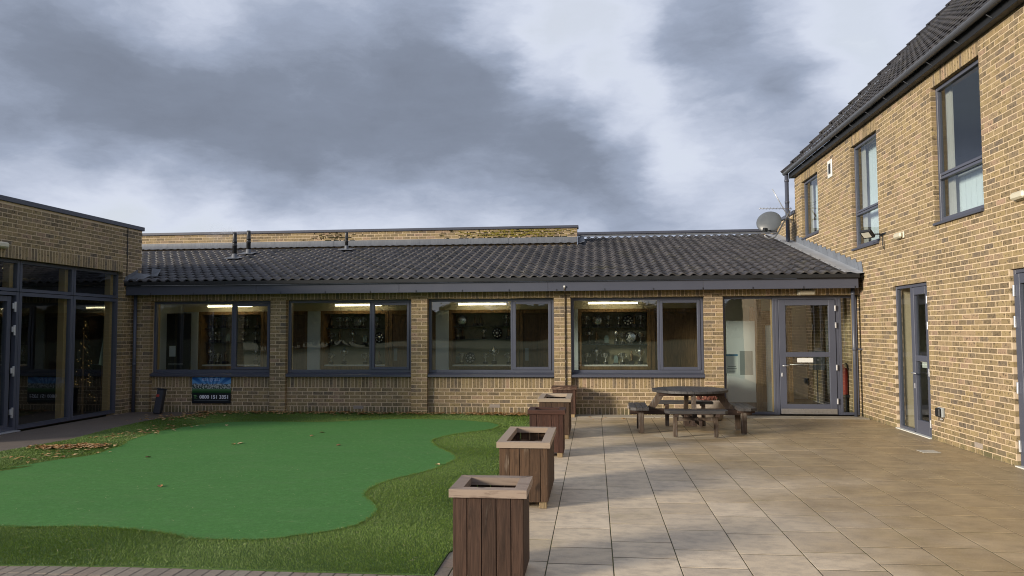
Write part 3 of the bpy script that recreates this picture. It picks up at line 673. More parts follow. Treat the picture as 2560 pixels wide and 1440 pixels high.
# ---- windows of the long facade
def facade_window(a, b, mul):
    f = MB(); Y0, Y1 = 15.535, 15.60; z0, z1 = .822, HEAD - .004; t = .055
    a += .004; b -= .004
    f.bevbox(a, a + t, Y0, Y1, z0, z1, .004).bevbox(b - t, b, Y0, Y1, z0, z1, .004).bevbox(a + t, b - t, Y0 + .001, Y1, z1 - t, z1, .004).bevbox(a + t, b - t, Y0 + .001, Y1, z0, z0 + t, .004).bevbox(mul - .04, mul + .006, Y0 + .0015, Y1, z0 + t, z1 - t, .004)
    wn = f.build('window', FRAME, club)
    s = MB(); xa, xb, za, zb = mul + .010, b - t - .003, z0 + t + .003, z1 - t - .003; q = .058; y0 = Y0 - .012
    s.bevbox(xa, xa + q, y0, Y1 - .01, za, zb, .005).bevbox(xb - q, xb, y0, Y1 - .01, za, zb, .005).bevbox(xa + q, xb - q, y0 + .001, Y1 - .01, zb - q, zb, .005).bevbox(xa + q, xb - q, y0 + .001, Y1 - .01, za, za + q, .005)
    s.build('sash', FRAME, wn)
    g1 = MB().quad((a + t, 15.572, z0 + t), (mul - .04, 15.572, z0 + t), (mul - .04, 15.572, z1 - t), (a + t, 15.572, z1 - t)).build('pane', GLASS, wn)
    g2 = MB().quad((xa + q, 15.570, za + q), (xb - q, 15.570, za + q), (xb - q, 15.570, zb - q), (xa + q, 15.570, zb - q)).build('pane', GLASS, wn)
    s2 = MB().prism([(YP + .012, SILL), (YP + .012, SILL + .045), (15.54, SILL + .080), (15.54, SILL)], 0, a - .002, b + .002); s2.build('sill', FASCIA, wn)
    box('jamb_lining', plain('pale_oak_lining', (.40, .27, .13), .6), wn, a + .001, a + .03, Y1 + .003, Y1 + .12, z0, z1); box('jamb_lining', MATS['pale_oak_lining'], wn, b - .03, b - .001, Y1 + .003, Y1 + .12, z0, z1)
    return wn
for (a, b), mx_ in zip(BAYS, (-7.577, -4.584, -1.641, 1.297)): facade_window(a, b, mx_ - .01)

# ---- glazed entrance with door
def frame_box(b, u0, u1, z0, z1, t, d0, d1, ori='F', tb=None, tt=None):
    tb = t if tb is None else tb; tt = t if tt is None else tt
    def bx(ua, ub, za, zb, e=0): (b.bevbox(ua, ub, d0 + e, d1, za, zb, .004) if ori == 'F' else b.bevbox(d0 + e, d1, ua, ub, za, zb, .004))
    bx(u0, u0 + t, z0, z1); bx(u1 - t, u1, z0, z1); bx(u0 + t, u1 - t, z1 - tt, z1, .001 if d0 < d1 else -.001); bx(u0 + t, u1 - t, z0, z0 + tb, .001 if d0 < d1 else -.001); return b
es = MB(); frame_box(es, 2.515, 3.53, .015, HEAD - .004, .05, 15.535, 15.60); es.bevbox(3.531, 3.585, 15.533, 15.60, .015, HEAD - .004, .004).bevbox(4.665, 4.72, 15.533, 15.60, .015, HEAD - .004, .004).bevbox(3.585, 4.665, 15.534, 15.60, 2.255, HEAD - .004, .004)
frame_box(es, 4.721, 5.065, .015, HEAD - .004, .05, 15.535, 15.60)
ent = es.build('entrance_screen', FRAME, club)
for a, b in ((2.565, 3.48), (4.771, 5.015)): MB().quad((a, 15.57, .065), (b, 15.57, .065), (b, 15.57, 2.276), (a, 15.57, 2.276)).build('pane', GLASS, ent)
for a in (3.475, 5.0): box('timber_lining', MATS['pale_oak_lining'], ent, a - .012, a + .03, 15.602, 15.66, .03, 2.30)
dm = MB(); frame_box(dm, 3.592, 4.658, .03, 2.250, .125, 15.520, 15.585, tb=.19, tt=.11); dm.bevbox(3.717, 4.533, 15.521, 15.585, 1.135, 1.23, .004)
door = dm.build('door', FRAME, club)
for za, zb in ((.22, 1.135), (1.23, 2.14)): MB().quad((3.717, 15.56, za), (4.533, 15.56, za), (4.533, 15.56, zb), (3.717, 15.56, zb)).build('pane', GLASS, door)
box('kick_plate', STEEL, door, 3.60, 4.65, 15.514, 15.519, .03, .135, .001)
for z in (.28, .93, 1.75, 2.08): box('hinge', HINGE, door, 4.644, 4.672, 15.498, 15.519, z - .055, z + .055, .004)
MB().tube([(3.64, 15.515, .965), (3.64, 15.47, .965), (3.76, 15.47, .965)], .010, 8).build('handle', HINGE, door, True)
MB().tube([(3.70, 15.60, .985), (4.55, 15.60, .985)], .010, 8).build('push_bar', STEEL, door, True)
box('lock_plate', HINGE, door, 3.615, 3.65, 15.512, 15.519, .755, .83, .003)
tag(box('letter_plate', WHITE, door, 3.93, 4.23, 15.545, 15.553, 1.028, 1.115, .002))

# ================================================================== TALL BUILDING on the right
tall = thing('two_storey_building', 'two storey sunlit yellow brick building with steep dark tiled roof', 'building')
OP = {'D1': (12.385, 13.725, -.2, 2.392), 'D2': (8.55, 10.012, -.2, 2.392), 'W1': (17.96, 19.32, 3.85, 5.265), 'W2': (14.285, 15.68, 3.205, 5.265), 'W3': (10.565, 12.02, 3.205, 5.285)}
ops = list(OP.values()); YE = 19.95
b = MB(); core(b, 'R', XR + .003, XR + .3, 4.0, YE - .006, -.1, 5.60, ops)
b.box(XR + .3, 11.5, YE - .2, YE - .006, -.1, 5.6); b.box(XR + .3, 11.5, 4.0, 4.2, -.1, 5.6); b.box(11.3, 11.5, 4.2, YE - .2, -.1, 5.6)
b.prism([(XR + .02, 5.6), (11.5, 5.6), (9.6, 10.0)], 1, YE - .2, YE - .006)
b.box(XR + .003, XR + .3, YE + .0, 26, 3.3, 4.60)
twall = b.build('wall', MORTAR, tall)
lst = courses(6.2, YE, 0.0, 5.56, [(a, bb, c, d + (.225 if k[0] == 'W' else 0)) for k, (a, bb, c, d) in OP.items()], phase=.03)
for k in ('W1', 'W2', 'W3'): a, bb, c, d = OP[k]; lst += soldiers(a, bb, d, d + .215)
lay_bricks(tall, twall, [('R', XR, .11, lst), ('R', XR, .05, courses(YE + .004, 25.9, 3.9, 4.6))])
box('coping', FASCIA, tall, XR - .04, XR + .34, YE + .002, 26, 4.605, 4.69, .006)
# roof at 45 degrees, verge, gutter
GX, GZ = 4.90, 5.60
MB().add([(GX - .03, 4, GZ + .02), (GX - .03, YE + .10, GZ + .02), (9.6, YE + .10, GZ + 4.72), (9.6, 4, GZ + 4.72)], [(0, 1, 2, 3)]).build('roof_underlay', SEAL, tall, fix=False)
troof = MB().add([(9.6, 4, GZ + 4.7), (9.6, YE + .1, GZ + 4.7), (11.9, YE + .1, 5.55), (11.9, 4, 5.55)], [(0, 1, 2, 3)]).build('roof', TILE, tall, fix=False)
h = math.sqrt(.5)
M5 = Matrix(((0, h, -h, GX - .035), (-1, 0, 0, 0), (0, h, h, GZ + .045), (0, 0, 0, 1)))
us = [-(YE + .12) + i * TW for i in range(int((YE - 6.4) / TW))]
lay_tiles(tall, troof, [(r, us) for r in range(19)], M5, geo=tile_geo(n=6, amp=.014, th=.016))
for r in range(19):   # verge ends, one stepped cap for each course
    a = Vector((GX - .05 + r * TG * h, YE + .06, GZ + .03 + r * TG * h)); bb = a + Vector((.40 * h, 0, .40 * h)); n_ = Vector((-h, 0, h))
    vs = [a, bb, bb + n_ * .07, a + n_ * .11]; MB().add([tuple(v) for v in vs] + [tuple(v + Vector((0, .09, 0))) for v in vs], [(0, 1, 2, 3), (7, 6, 5, 4), (0, 4, 5, 1), (1, 5, 6, 2), (2, 6, 7, 3), (3, 7, 4, 0)]).build('verge_tile', TILE, troof)
GUT = plain('dark_grey_gutter', (.085, .092, .11), .33, 0, .05, 2)
pf = [(.058 * math.cos(math.pi + math.pi * i / 10), .058 * math.sin(math.pi + math.pi * i / 10)) for i in range(11)]; pf = [(GX - .02 + x_, GZ + .055 + z_) for x_, z_ in pf]
pf2 = [(x_ + (.006 if i < 5 else -.006), z_ + .006) for i, (x_, z_) in enumerate(pf)]
gut = MB().prism(pf + pf2[::-1], 1, 5, YE + .16).build('gutter', GUT, tall)
for i in range(17):
    y = 6.2 + i * .86; MB().prism([(x_ * 1.0 + (x_ - GX + .02) * .06, z_ + (z_ - GZ - .055) * .06) for x_, z_ in pf] + [(x_, z_ + .01) for x_, z_ in pf[::-1]], 1, y, y + .035).build('gutter_clip', GUT, gut)
box('fascia', BLACK, tall, GX + .06, GX + .085, 4.5, YE + .05, 5.50, 5.64, .003); box('soffit', BLACK, tall, GX + .085, XR + .004, 4.5, YE + .05, 5.505, 5.52)
for i in range(15):
    y = 6.5 + i * .86; MB().tube([(GX + .06, y, 5.53), (GX - .01, y, 5.575)], .006, 6).build('gutter_bracket', GUT, gut)
pipe(tall, 'downpipe', [(GX + .005, 20.01, 5.62), (GX + .005, 20.01, 3.93), (GX - .05, 19.95, 3.86)], .05, PIPE, [(GX + .005, 20.01, 5.45), (GX + .005, 20.01, 4.9)])
# upper windows
def side_frame(name, o, d, t, par, mt, f0, f1, tb=None, tt=None):
    return frame_box(MB(), o[0], o[1], o[2], o[3], t, f0, f1, 'R', tb, tt).build(name, mt, par)
for k, tr in (('W1', None), ('W2', 3.93), ('W3', 3.93)):
    a, bb, c, d = OP[k]; a += .004; bb -= .004; c += .055; d -= .004
    wn = side_frame('window', (a, bb, c, d), None, .055, tall, FRAME, XR + .068, XR + .133)
    if tr: frame_box(MB(), a + .056, bb - .056, tr - .045, tr + .045, .04, XR + .058, XR + .123, 'R').build('transom', FRAME, wn)
    pans = [(c + .055, d - .055)] if not tr else [(c + .055, tr - .045), (tr + .045, d - .055)]
    for z0, z1 in pans: MB().quad((XR + .103, bb - .055, z0), (XR + .103, a + .055, z0), (XR + .103, a + .055, z1), (XR + .103, bb - .055, z1)).build('pane', GLASS, wn)
    MB().prism([(XR - .035, c - .055), (XR - .035, c - .020), (XR + .072, c + .0), (XR + .072, c - .055)], 1, a - .002, bb + .002).build('sill', FASCIA, wn)
# ground floor doors
def side_door(o, leaf, label=None):
    a, bb = o
    dn = MB(); frame_box(dn, a + .004, bb - .004, .012, 2.388, .045, XR + .040, XR + .105, 'R')
    if leaf[1] < bb - .06: dn.bevbox(XR + .041, XR + .105, leaf[1] + .004, leaf[1] + .05, .012, 2.343, .004)
    scr = dn.build('door_frame', FRAME, tall)
    if leaf[1] < bb - .06: MB().quad((XR + .075, bb - .049, .057), (XR + .075, leaf[1] + .05, .057), (XR + .075, leaf[1] + .05, 2.343), (XR + .075, bb - .049, 2.343)).build('pane', GLASS, scr)
    m_ = MB(); l0, l1 = leaf; frame_box(m_, l0, l1, .03, 2.335, .105, XR + .028, XR + .092, 'R', .20, .12); m_.bevbox(XR + .029, XR + .092, l0 + .105, l1 - .105, 1.16, 1.25, .004); dd = m_.build('door', FRAME, tall)
    for z0, z1 in ((.23, 1.16), (1.25, 2.215)): MB().quad((XR + .068, l1 - .105, z0), (XR + .068, l0 + .105, z0), (XR + .068, l0 + .105, z1), (XR + .068, l1 - .105, z1)).build('pane', GLASS, dd)
    return dd, scr
dd, scr = side_door((12.385, 13.725), (12.43, 13.07))
for z in (.22, 1.0, 1.72, 2.12): box('hinge', HINGE, dd, XR + .002, XR + .027, 12.415, 12.445, z - .06, z + .06, .004)
MB().tube([(XR + .028, 13.02, .965), (XR - .017, 13.02, .965), (XR - .017, 12.86, .965)], .010, 8).build('handle', HINGE, dd, True); box('lock_plate', HINGE, dd, XR + .022, XR + .0275, 13.0, 13.035, .72, .80, .002)
box('notice', WHITE, dd, XR + .072, XR + .075, 12.58, 12.82, 1.06, 1.15)
box('threshold', WHITE, scr, XR - .03, XR + .15, 12.39, 13.72, -.01, .011, .003)
dd, scr = side_door((8.55, 10.012), (8.62, 9.965))
for z in (.25, .95, 1.75, 2.13): box('hinge', HINGE, dd, XR + .002, XR + .027, 9.945, 9.975, z - .07, z + .07, .004)
box('threshold', WHITE, scr, XR - .03, XR + .15, 8.56, 10.008, -.01, .011, .003)
airbrick(tall, 'R', 10.94, .115, XR - .004)
# vent cover
b = MB(); v0 = onX(2076, 422, XR); b.bevbox(XR - .02, XR, v0[1] - .15, v0[1] + .15, v0[2] - .19, v0[2] + .19, .008); vent = b.build('wall_vent', WHITE, tall); box('vent_grille', BLACK, vent, XR - .024, XR - .0205, v0[1] - .07, v0[1] + .07, v0[2] - .11, v0[2] + .11)

# ================================================================== FLAT-ROOFED WING on the left
flat = thing('flat_roofed_wing', 'shaded flat-roofed brick wing with tall slate glazing and metal coping', 'building')
YA, YB = 10.55, 15.66
b = MB(); ol = [(11.4, 15.0, -.2, 2.925)]
core(b, 'L', XL - .3, XL - .003, YA, YB - .006, -.1, 3.865, ol); b.box(-17, XL - .3, YB - .2, YB - .006, -.1, 3.865); b.box(-17, XL - .3, YA + .003, YA + .2, -.1, 3.865); b.box(-17, -16.8, YA + .2, YB - .2, -.1, 3.865)
fw = b.build('wall', MORTAR, flat)
lay_bricks(flat, fw, [('L', XL, .11, courses(YA, YB, 0.0, 3.16, [(11.4, 15.0, -.3, 3.16)], phase=.0) + soldiers(11.4, 15.0, 2.93, 3.145) + courses(YA, YB, 3.155, 3.86)), ('F', YA, .05, courses(-17, XL, 0, 3.86))])
box('roof', LEAD, flat, -17, XL - .05, YA + .05, YB - .05, 3.70, 3.72)
box('coping', FASCIA, flat, XL - .36, XL + .035, YA - .03, YB + .035, 3.868, 3.952, .006)
box('coping', FASCIA, flat, -17.03, XL - .361, YB - .3, YB + .034, 3.868, 3.951, .006); box('coping', FASCIA, flat, -17.03, XL - .361, YA - .029, YA + .3, 3.868, 3.951, .006)
# glazing: three top lights over two tall panes and a folding door
f0, f1 = XL - .17, XL - .10
def lite(name, y0, y1, z0, z1, t=.055):
    o = frame_box(MB(), y0, y1, z0, z1, t, f1, f0, 'L').build(name, FRAME, flat)
    MB().quad((XL - .135, y0 + t, z0 + t), (XL - .135, y1 - t, z0 + t), (XL - .135, y1 - t, z1 - t), (XL - .135, y0 + t, z1 - t)).build('pane', GLASS, o)
    b = MB().box(XL - .30, XL - .175, y1 - .14, y1 - .03, z0 + .02, z1 - .02); b.build('timber_post', MATS['pale_oak_lining'], o); return o
for a, bb in ((11.405, 12.235), (12.245, 13.62), (13.63, 14.995)): lite('top_light', a, bb, 2.385, 2.92)
for a, bb in ((12.245, 13.62), (13.63, 14.995)): lite('window', a, bb, .02, 2.375, .065)
fd = frame_box(MB(), 11.405, 12.235, .02, 2.375, .06, f1, f0, 'L').build('door_frame', FRAME, flat)
m_ = MB(); frame_box(m_, 11.47, 12.10, .035, 2.30, .09, f1 - .03, f0 - .04, 'L'); ld = m_.build('door', FRAME, flat)
MB().quad((XL - .16, 11.56, .125), (XL - .16, 12.01, .125), (XL - .16, 12.01, 2.21), (XL - .16, 11.56, 2.21)).build('pane', GLASS, ld)
for z in (.32, 1.02, 1.72, 2.12):
    b = MB(); b.bevbox(XL - .115, XL - .085, 12.10, 12.175, z - .035, z + .06, .004); b.bevbox(XL - .11, XL - .08, 12.135, 12.17, z - .09, z + .085, .004); b.build('hinge', HINGE, ld)
box('threshold', HINGE, fd, XL - .10, XL + .03, 11.4, 12.21, .0, .018, .003)
MB().tube([(XL + .012, 15.12, 2.75), (XL + .012, 15.12, 3.86)], .008, 8).build('conduit', BLACK, flat, True)

# ================================================================== SMALL FITTINGS
def bulkhead(label, loc, ori, L=.34):
    t = thing('bulkhead_light', label, 'wall light', loc, 'bulkhead wall lights')
    b1, b2 = MB(), MB()
    if ori == 'F': b1.bevbox(-L / 2, L / 2, -.03, 0, -.055, .055, .01); b2.bevbox(-L / 2 + .012, L / 2 - .012, -.085, -.031, -.046, .046, .022)
    else:
        s_ = -1 if ori == 'R' else 1; x0_, x1_ = sorted((s_ * .03, 0)); x2_, x3_ = sorted((s_ * .085, s_ * .031)); b1.bevbox(x0_, x1_, -L / 2, L / 2, -.055, .055, .01); b2.bevbox(x2_, x3_, -L / 2 + .012, L / 2 - .012, -.046, .046, .022)
    b1.build('base', CREAM, t); b2.build('diffuser', CREAM, t); return t
bulkhead('cream bulkhead light on the brick above the slate entrance door', (4.09, YP - .002, 2.385), 'F')
q = onX(2254, 589, XR); bulkhead('cream bulkhead light on the sunlit wall beside the floodlight', (XR - .002, q[1], q[2]), 'R', .30)
q = onX(2558, 488, XR); bulkhead('cream bulkhead light at the right edge of the sunlit wall', (XR - .002, q[1], q[2]), 'R', .30)
q = onX(0, 612, XL); bulkhead('cream bulkhead light above the folding door in the shaded wing', (XL + .002, q[1] - .02, q[2]), 'L', .30)
q = onX(2208, 585, XR)
fl = thing('floodlight', 'black square floodlight on a bracket below the middle upper window', 'floodlight', (XR, q[1], q[2]))
MB().tube([(0, 0, 0), (-.10, .0, 0), (-.17, .10, .01)], .012, 8).build('bracket', BLACK, fl, True); box('mount_plate', BLACK, fl, -.012, -.001, -.13, .13, -.02, .02, .003)
hd = MB().bevbox(-.03, .03, -.12, .12, -.085, .085, .012).build('head', BLACK, fl); hd.location = (-.22, .14, .02); hd.rotation_euler = (0, -.75, .5)
ln = MB().bevbox(-.034, -.0305, -.085, .085, -.055, .055, .001).build('lens', plain('pale_lens', (.5, .49, .42), .2), hd)
MB().tube([(-.02, -.03, -.01), (-.03, -.04, -.2), (-.01, -.05, -.28), (-.005, -.04, -.12)], .007, 6).build('cable', BLACK, fl, True)
q = onX(2357, 1031, XR)
sk = thing('outdoor_socket', 'black and grey weatherproof socket low on the sunlit brick wall', 'socket', (XR, q[1], q[2]))
MB().bevbox(-.045, -.001, -.075, .075, -.07, .07, .008).build('box', plain('grey_box', (.33, .36, .37), .4), sk); MB().bevbox(-.085, -.046, -.062, .07, -.066, .066, .014).build('cover', BLACK, sk)
MB().tube([(-.02, 0, -.07), (-.025, .02, -.11), (-.02, -.04, -.10)], .007, 6).build('cable', plain('grey_cable', (.4, .4, .4), .5), sk, True)
ac = [onZ(2100 + x / 3.513, 1030 + y / 3.513) for x, y in ((685, 322), (830, 322), (890, 345), (725, 346))]
cov = MB().bevbox(-.115, .115, -.12, .12, 0.001, .007, .002).build('access_cover', plain('pale_plate', (.50, .48, .42), .5)); cov.location = (4.50, 11.09, .002); tag(cov, 'pale square access plate set in the brown stained paving', 'cover')
# flues on the roof
FLUE = plain('black_flue', (.020, .020, .021), .42)
for lab, (x, y), zt, r in (('taller black flue nearer the eaves on the tiled roof', (-8.868, 18.16), 4.14, .054), ('black flue behind the nearer one on the tiled roof', (-8.911, 19.02), 4.30, .054), ('thin lone black vent pipe against the mossy parapet', (-6.445, 19.49), 4.28, .042)):
    z0 = rz(y); t = thing('flue_pipe', lab, 'flue', (x, y, z0)); H_ = zt - z0
    MB().lathe([(r, .05), (r, H_ * .52), (r * 1.18, H_ * .525), (r * 1.18, H_ * .555), (r, H_ * .56), (r, H_ * .66), (r * 1.1, H_ * .665), (r * 1.1, H_ * .69), (r * .95, H_ * .70), (r * .93, H_ * .92), (r * .85, H_), (r * .7, H_)], n=18).build('pipe', FLUE, t, True)
    MB().lathe([(r * 1.7, .03), (r * 1.35, .05), (r * 1.18, .17), (r * 1.02, .18)], n=18).build('lead_collar', LEAD, t, True)
    MB().add([(-.19, -.20, -.047 + .092), (.19, -.20, -.047 + .092), (.19, .14, .033 + .092), (-.19, .14, .033 + .092)], [(0, 1, 2, 3)]).build('lead_slate', LEAD, t)
# faint steam from the flues
def f_steam(t, b):
    t.n.remove(b); pv = t.node('ShaderNodeVolumePrincipled'); pv.inputs['Color'].default_value = (.95, .96, 1, 1)
    o = t.obj(); ln_ = t.vmath('LENGTH', o); fall = t.mapr(ln_, .25, 1.0, 1, 0, True); n_ = t.mapr(t.noise(o, 2.4, 5, .6), .45, .72)
    t.put(pv.inputs['Density'], t.math('MULTIPLY', t.math('MULTIPLY', fall, n_), 1.5)); t.l.new(pv.outputs[0], t.out.inputs['Volume'])
STEAM = mat('steam', f_steam)
stm = MB().lathe([(.02, -1), (.5, -.87), (.87, -.5), (1, 0), (.87, .5), (.5, .87), (.02, 1)], n=20).build('steam', STEAM, None, True); stm.location = (-9.55, 18.9, 4.22); stm.scale = (.85, .3, .32); tag(stm, 'faint wisp of steam drifting left from the flues', 'steam', kind='stuff')
# satellite dish and aerial
ds = thing('satellite_dish', 'grey satellite dish on a bent pole where the roofs meet', 'satellite dish', (4.62, 19.75, rz(19.75)))
GREYM = plain('dish_grey', (.10, .11, .12), .35)
b = MB(); b.lathe([(.002, .055), (.10, .050), (.20, .032), (.27, .008), (.30, -.012), (.305, -.02), (.28, -.005), (.20, .015), (.1, .03), (.002, .036)], n=26)
dsh = b.build('dish', GREYM, ds, True); dsh.location = (-.27, -.15, .56); dsh.rotation_euler = (math.radians(66), 0, math.radians(-22))
MB().tube([(.40, .1, .62), (.15, 0, .62), (-.12, -.02, .55), (-.27, -.1, .55)], .018, 8).build('arm', GREYM, ds, True)
POLE = plain('galvanised_pole', (.40, .41, .43), .35, .5)
MB().tube([(.30, .05, .85), (-.02, -.06, .30), (-.12, -.12, .17), (-.30, -.2, .12), (-.40, -.24, .2)], .019, 8).build('pole', POLE, ds, True)
l_ = MB().bevbox(-.05, .05, -.05, .05, -.045, .045, .012).build('receiver', BLACK, ds); l_.location = (-.42, -.42, .32); l_.rotation_euler = (.3, 0, .4)
MB().tube([(-.22, -.22, .33), (-.40, -.40, .29)], .014, 8).build('receiver_arm', BLACK, ds, True)
ae = thing('television_aerial', 'slim metal television aerial beside the satellite dish', 'aerial', (4.75, 19.7, 4.75))
MB().tube([(-.62, -.1, -.06), (.2, .05, -.06)], .009, 8).build('boom', POLE, ae, True)
for i in range(8): x = -.60 + i * .08; MB().tube([(x, -.1 - .07, -.06 + .02), (x, -.1 + .07, -.06 - .02)], .004, 6).build('element', POLE, ae, True)
for i in range(5): MB().tube([(.05 + .05 * i, -.10 + .02 * i, .12 - .08 * i), (.12 + .05 * i, .16 + .02 * i, .10 - .08 * i)], .006, 6).build('reflector_bar', BLACK, ae, True)
MB().tube([(-.30, -.12, .42), (-.02, -.02, -.06), (.22, .06, -.45)], .011, 8).build('mast', POLE, ae, True)
# leaning bollard light
bo = thing('bollard_light', 'dark slate bollard light leaning against the shaded wall', 'bollard', (-8.94, 15.02, 0)); bo.rotation_euler = (math.radians(-9), math.radians(6), .1)
BOL = plain('bollard_black', (.022, .024, .034), .45)
MB().bevbox(-.07, .07, -.07, .07, .0, .50, .012).build('post', BOL, bo); box('lens', plain('red_lens', (.35, .03, .02), .3), bo, -.06, .0, -.075, -.071, .34, .39, .002); box('cap', BOL, bo, -.076, .076, -.077, .077, .501, .52, .004)
# advertising sign below the first window
sg = thing('advert_sign', 'blue and black advertising board under the shaded window', 'sign', (-8.015, YW - .03, .45))
SW, SH = .427, .272
def f_sign(t, b):
    o = t.obj(); s_ = t.node('ShaderNodeSeparateXYZ'); t.l.new(o, s_.inputs[0]); x, z = s_.outputs[0], s_.outputs[2]
    an = t.math('ARCTAN2', t.math('SUBTRACT', z, -.02), x); rays = t.math('SINE', t.math('MULTIPLY', an, 17)); c = t.mix(t.mapr(rays, -.3, .5), (.010, .105, .36), (.10, .30, .62))
    c = t.mix(t.mapr(z, .22, .10, 0, .5), c, (.16, .36, .62))
    n_ = t.noise(t.scale(o, (1, 1, 1.2)), 13, 4, .65); n2_ = t.noise(o, 30, 3)
    rocks = t.mix(t.mapr(n2_, .42, .62), (.02, .035, .04), (.52, .55, .55)); rocks = t.mix(t.mapr(n_, .56, .62), rocks, (.02, .06, .05)); top = t.math('ADD', z, t.math('MULTIPLY', t.math('SUBTRACT', n_, .5), .12))
    c = t.mix(t.math('MULTIPLY', t.mapr(top, .145, .125), 1.0), c, rocks); gr = t.mix(t.mapr(z, .03, -.03), (.10, .20, .10), (.008, .075, .012)); c = t.mix(t.mapr(z, .036, .030), c, gr); c = t.mix(t.mapr(z, -.035, -.062), c, (.006, .009, .014))
    t.put(b.inputs['Base Color'], c); b.inputs['Roughness'].default_value = .3
MB().bevbox(-SW, SW, -.006, .006, -SH, SH, .002).build('board', mat('advert_print', f_sign), sg)
def text(body, size, loc, mt, parent, name='lettering', rot=(math.pi / 2, 0, 0), sx=1.0, bold=0.0):
    c = bpy.data.curves.new(name, 'FONT'); c.body = body; c.size = size; c.offset = bold; c.resolution_u = 3; c.align_x = 'CENTER'
    o = bpy.data.objects.new('tmp', c); COL.objects.link(o); bpy.context.view_layer.update()
    me = bpy.data.meshes.new_from_object(o.evaluated_get(bpy.context.evaluated_depsgraph_get())); bpy.data.objects.remove(o); me.name = name; me.materials.clear(); me.materials.append(mt)
    o = link(name, me, parent, loc); o.rotation_euler = rot; o.scale = (sx, 1, 1); return o
PRINT = plain('white_print', (.70, .72, .80), .5); PRB = plain('pale_blue_print', (.45, .58, .85), .5); PRG = plain('green_print', (.16, .38, .14), .5)
text('easigrass', .115, (-.01, -.0085, SH - .072), PRB, sg, bold=-.0008); text('T:', .10, (-.345, -.0085, -.172), PRG, sg, bold=.002); text('0800 151 3351', .104, (.065, -.0085, -.173), PRINT, sg, bold=.0035, sx=1.03)
box('print_line', plain('grey_line', (.2, .24, .27), .5), sg, -.38, .38, -.0085, -.0065, -.212, -.207)

# ================================================================== PLANTERS
WD = {k: (wood('planter_' + k, *v), wood('planter_rim_' + k, v[0], tuple(min(.45, k_) for k_ in (v[1][0] * 1.6, v[1][1] * 1.65, v[1][2] * 1.7)), v[2] + rim, axis=0)) for k, v, rim in (
    ('dark', ((.074, .041, .027), (.20, .15, .115), .22), .42), ('brown', ((.105, .060, .034), (.25, .19, .14), .28), .55), ('red', ((.078, .034, .023), (.16, .09, .06), .10), .20), ('grey', ((.092, .052, .032), (.24, .19, .14), .22), .5), ('plum', ((.085, .044, .030), (.20, .13, .09), .16), .3))}
FOOT = wood('pale_foot_timber', (.34, .25, .14), (.25, .22, .17), .2); SOIL = plain('dry_soil', (.15, .095, .06), .95, 0, .3, 25, .1, .8)
def planter(label, x0, x1, y0, y1, H, k, bottom=.062):
    t = thing('wooden_planter', label, 'planter', ((x0 + x1) / 2, (y0 + y1) / 2, 0), 'wooden planters in a row'); B, RMT = WD[k]
    hx, hy = (x1 - x0) / 2, (y1 - y0) / 2; ix, iy = hx - .022, hy - .022; tk = .022; zt = H - .055
    def planks(L):
        n_ = max(3, round(2 * L / .098)); e = -L; out = []
        ws = [.098] * (n_ - 1) + [2 * L - .098 * (n_ - 1)]
        if ws[-1] < .03: ws = [2 * L / n_] * n_
        for w_ in ws: out.append((e + .0022, e + w_ - .0022)); e += w_
        return out
    for a, b in planks(ix):
        for s_ in (-1, 1): o = MB().bevbox(a, b, min(s_ * iy, s_ * (iy - tk)), max(s_ * iy, s_ * (iy - tk)), bottom + random.uniform(-.002, .002), zt, .003).build('plank', B, t)
    for a, b in planks(iy - tk - .001):
        for s_ in (-1, 1): MB().bevbox(min(s_ * ix, s_ * (ix - tk)), max(s_ * ix, s_ * (ix - tk)), a, b, bottom + random.uniform(-.002, .002), zt, .003).build('plank', B, t)
    MB().box(-ix + tk + .001, ix - tk - .001, -iy + tk + .001, iy - tk - .001, bottom + .01, bottom + .03).build('base_board', B, t)
    r = .085
    for s_ in (-1, 1):
        MB().prism([(-hx, s_ * hy), (hx, s_ * hy), (hx - r, s_ * (hy - r)), (-hx + r, s_ * (hy - r))], 2, zt + .001, H).build('rim_board', RMT, t)
        MB().prism([(s_ * hx, -hy + .001), (s_ * hx, hy - .001), (s_ * (hx - r), hy - r - .001), (s_ * (hx - r), -hy + r + .001)], 2, zt + .001, H - .0015).build('rim_board', RMT, t)
        for q_ in (-1, 1): MB().bevbox(s_ * (ix - .05) - .035, s_ * (ix - .05) + .035, q_ * (iy - .05) - .035, q_ * (iy - .05) + .035, 0, bottom + .01, .004).build('foot', FOOT, t)
    ng = 9; vs = []; L1, L2 = ix - tk - .002, iy - tk - .002
    for j in range(ng):
        for i in range(ng): vs.append((-L1 + 2 * L1 * i / (ng - 1), -L2 + 2 * L2 * j / (ng - 1), H - .135 + random.uniform(-.015, .02)))
    MB().add(vs, [(j * ng + i, j * ng + i + 1, (j + 1) * ng + i + 1, (j + 1) * ng + i) for i in range(ng - 1) for j in range(ng - 1)]).build('soil', SOIL, t, True, fix=False)
    return t
planter('nearest square planter, dark brown boards with peeling pale rim', -.975, -.455, 5.10, 5.61, .62, 'dark', .042)
planter('long mid brown planter with bleached grey rim behind the nearest one', -.932, -.425, 7.27, 8.46, .62, 'brown')
planter('small dark red-brown planter with a stained rim, third from the camera', -.892, -.396, 10.20, 10.66, .62, 'red')
planter('long planter with grey-brown rim, fourth from the camera', -.888, -.375, 11.95, 12.96, .62, 'grey')
planter('red-brown planter pushed against the brick pier', -.84, -.352, 14.90, 15.378, .585, 'plum')
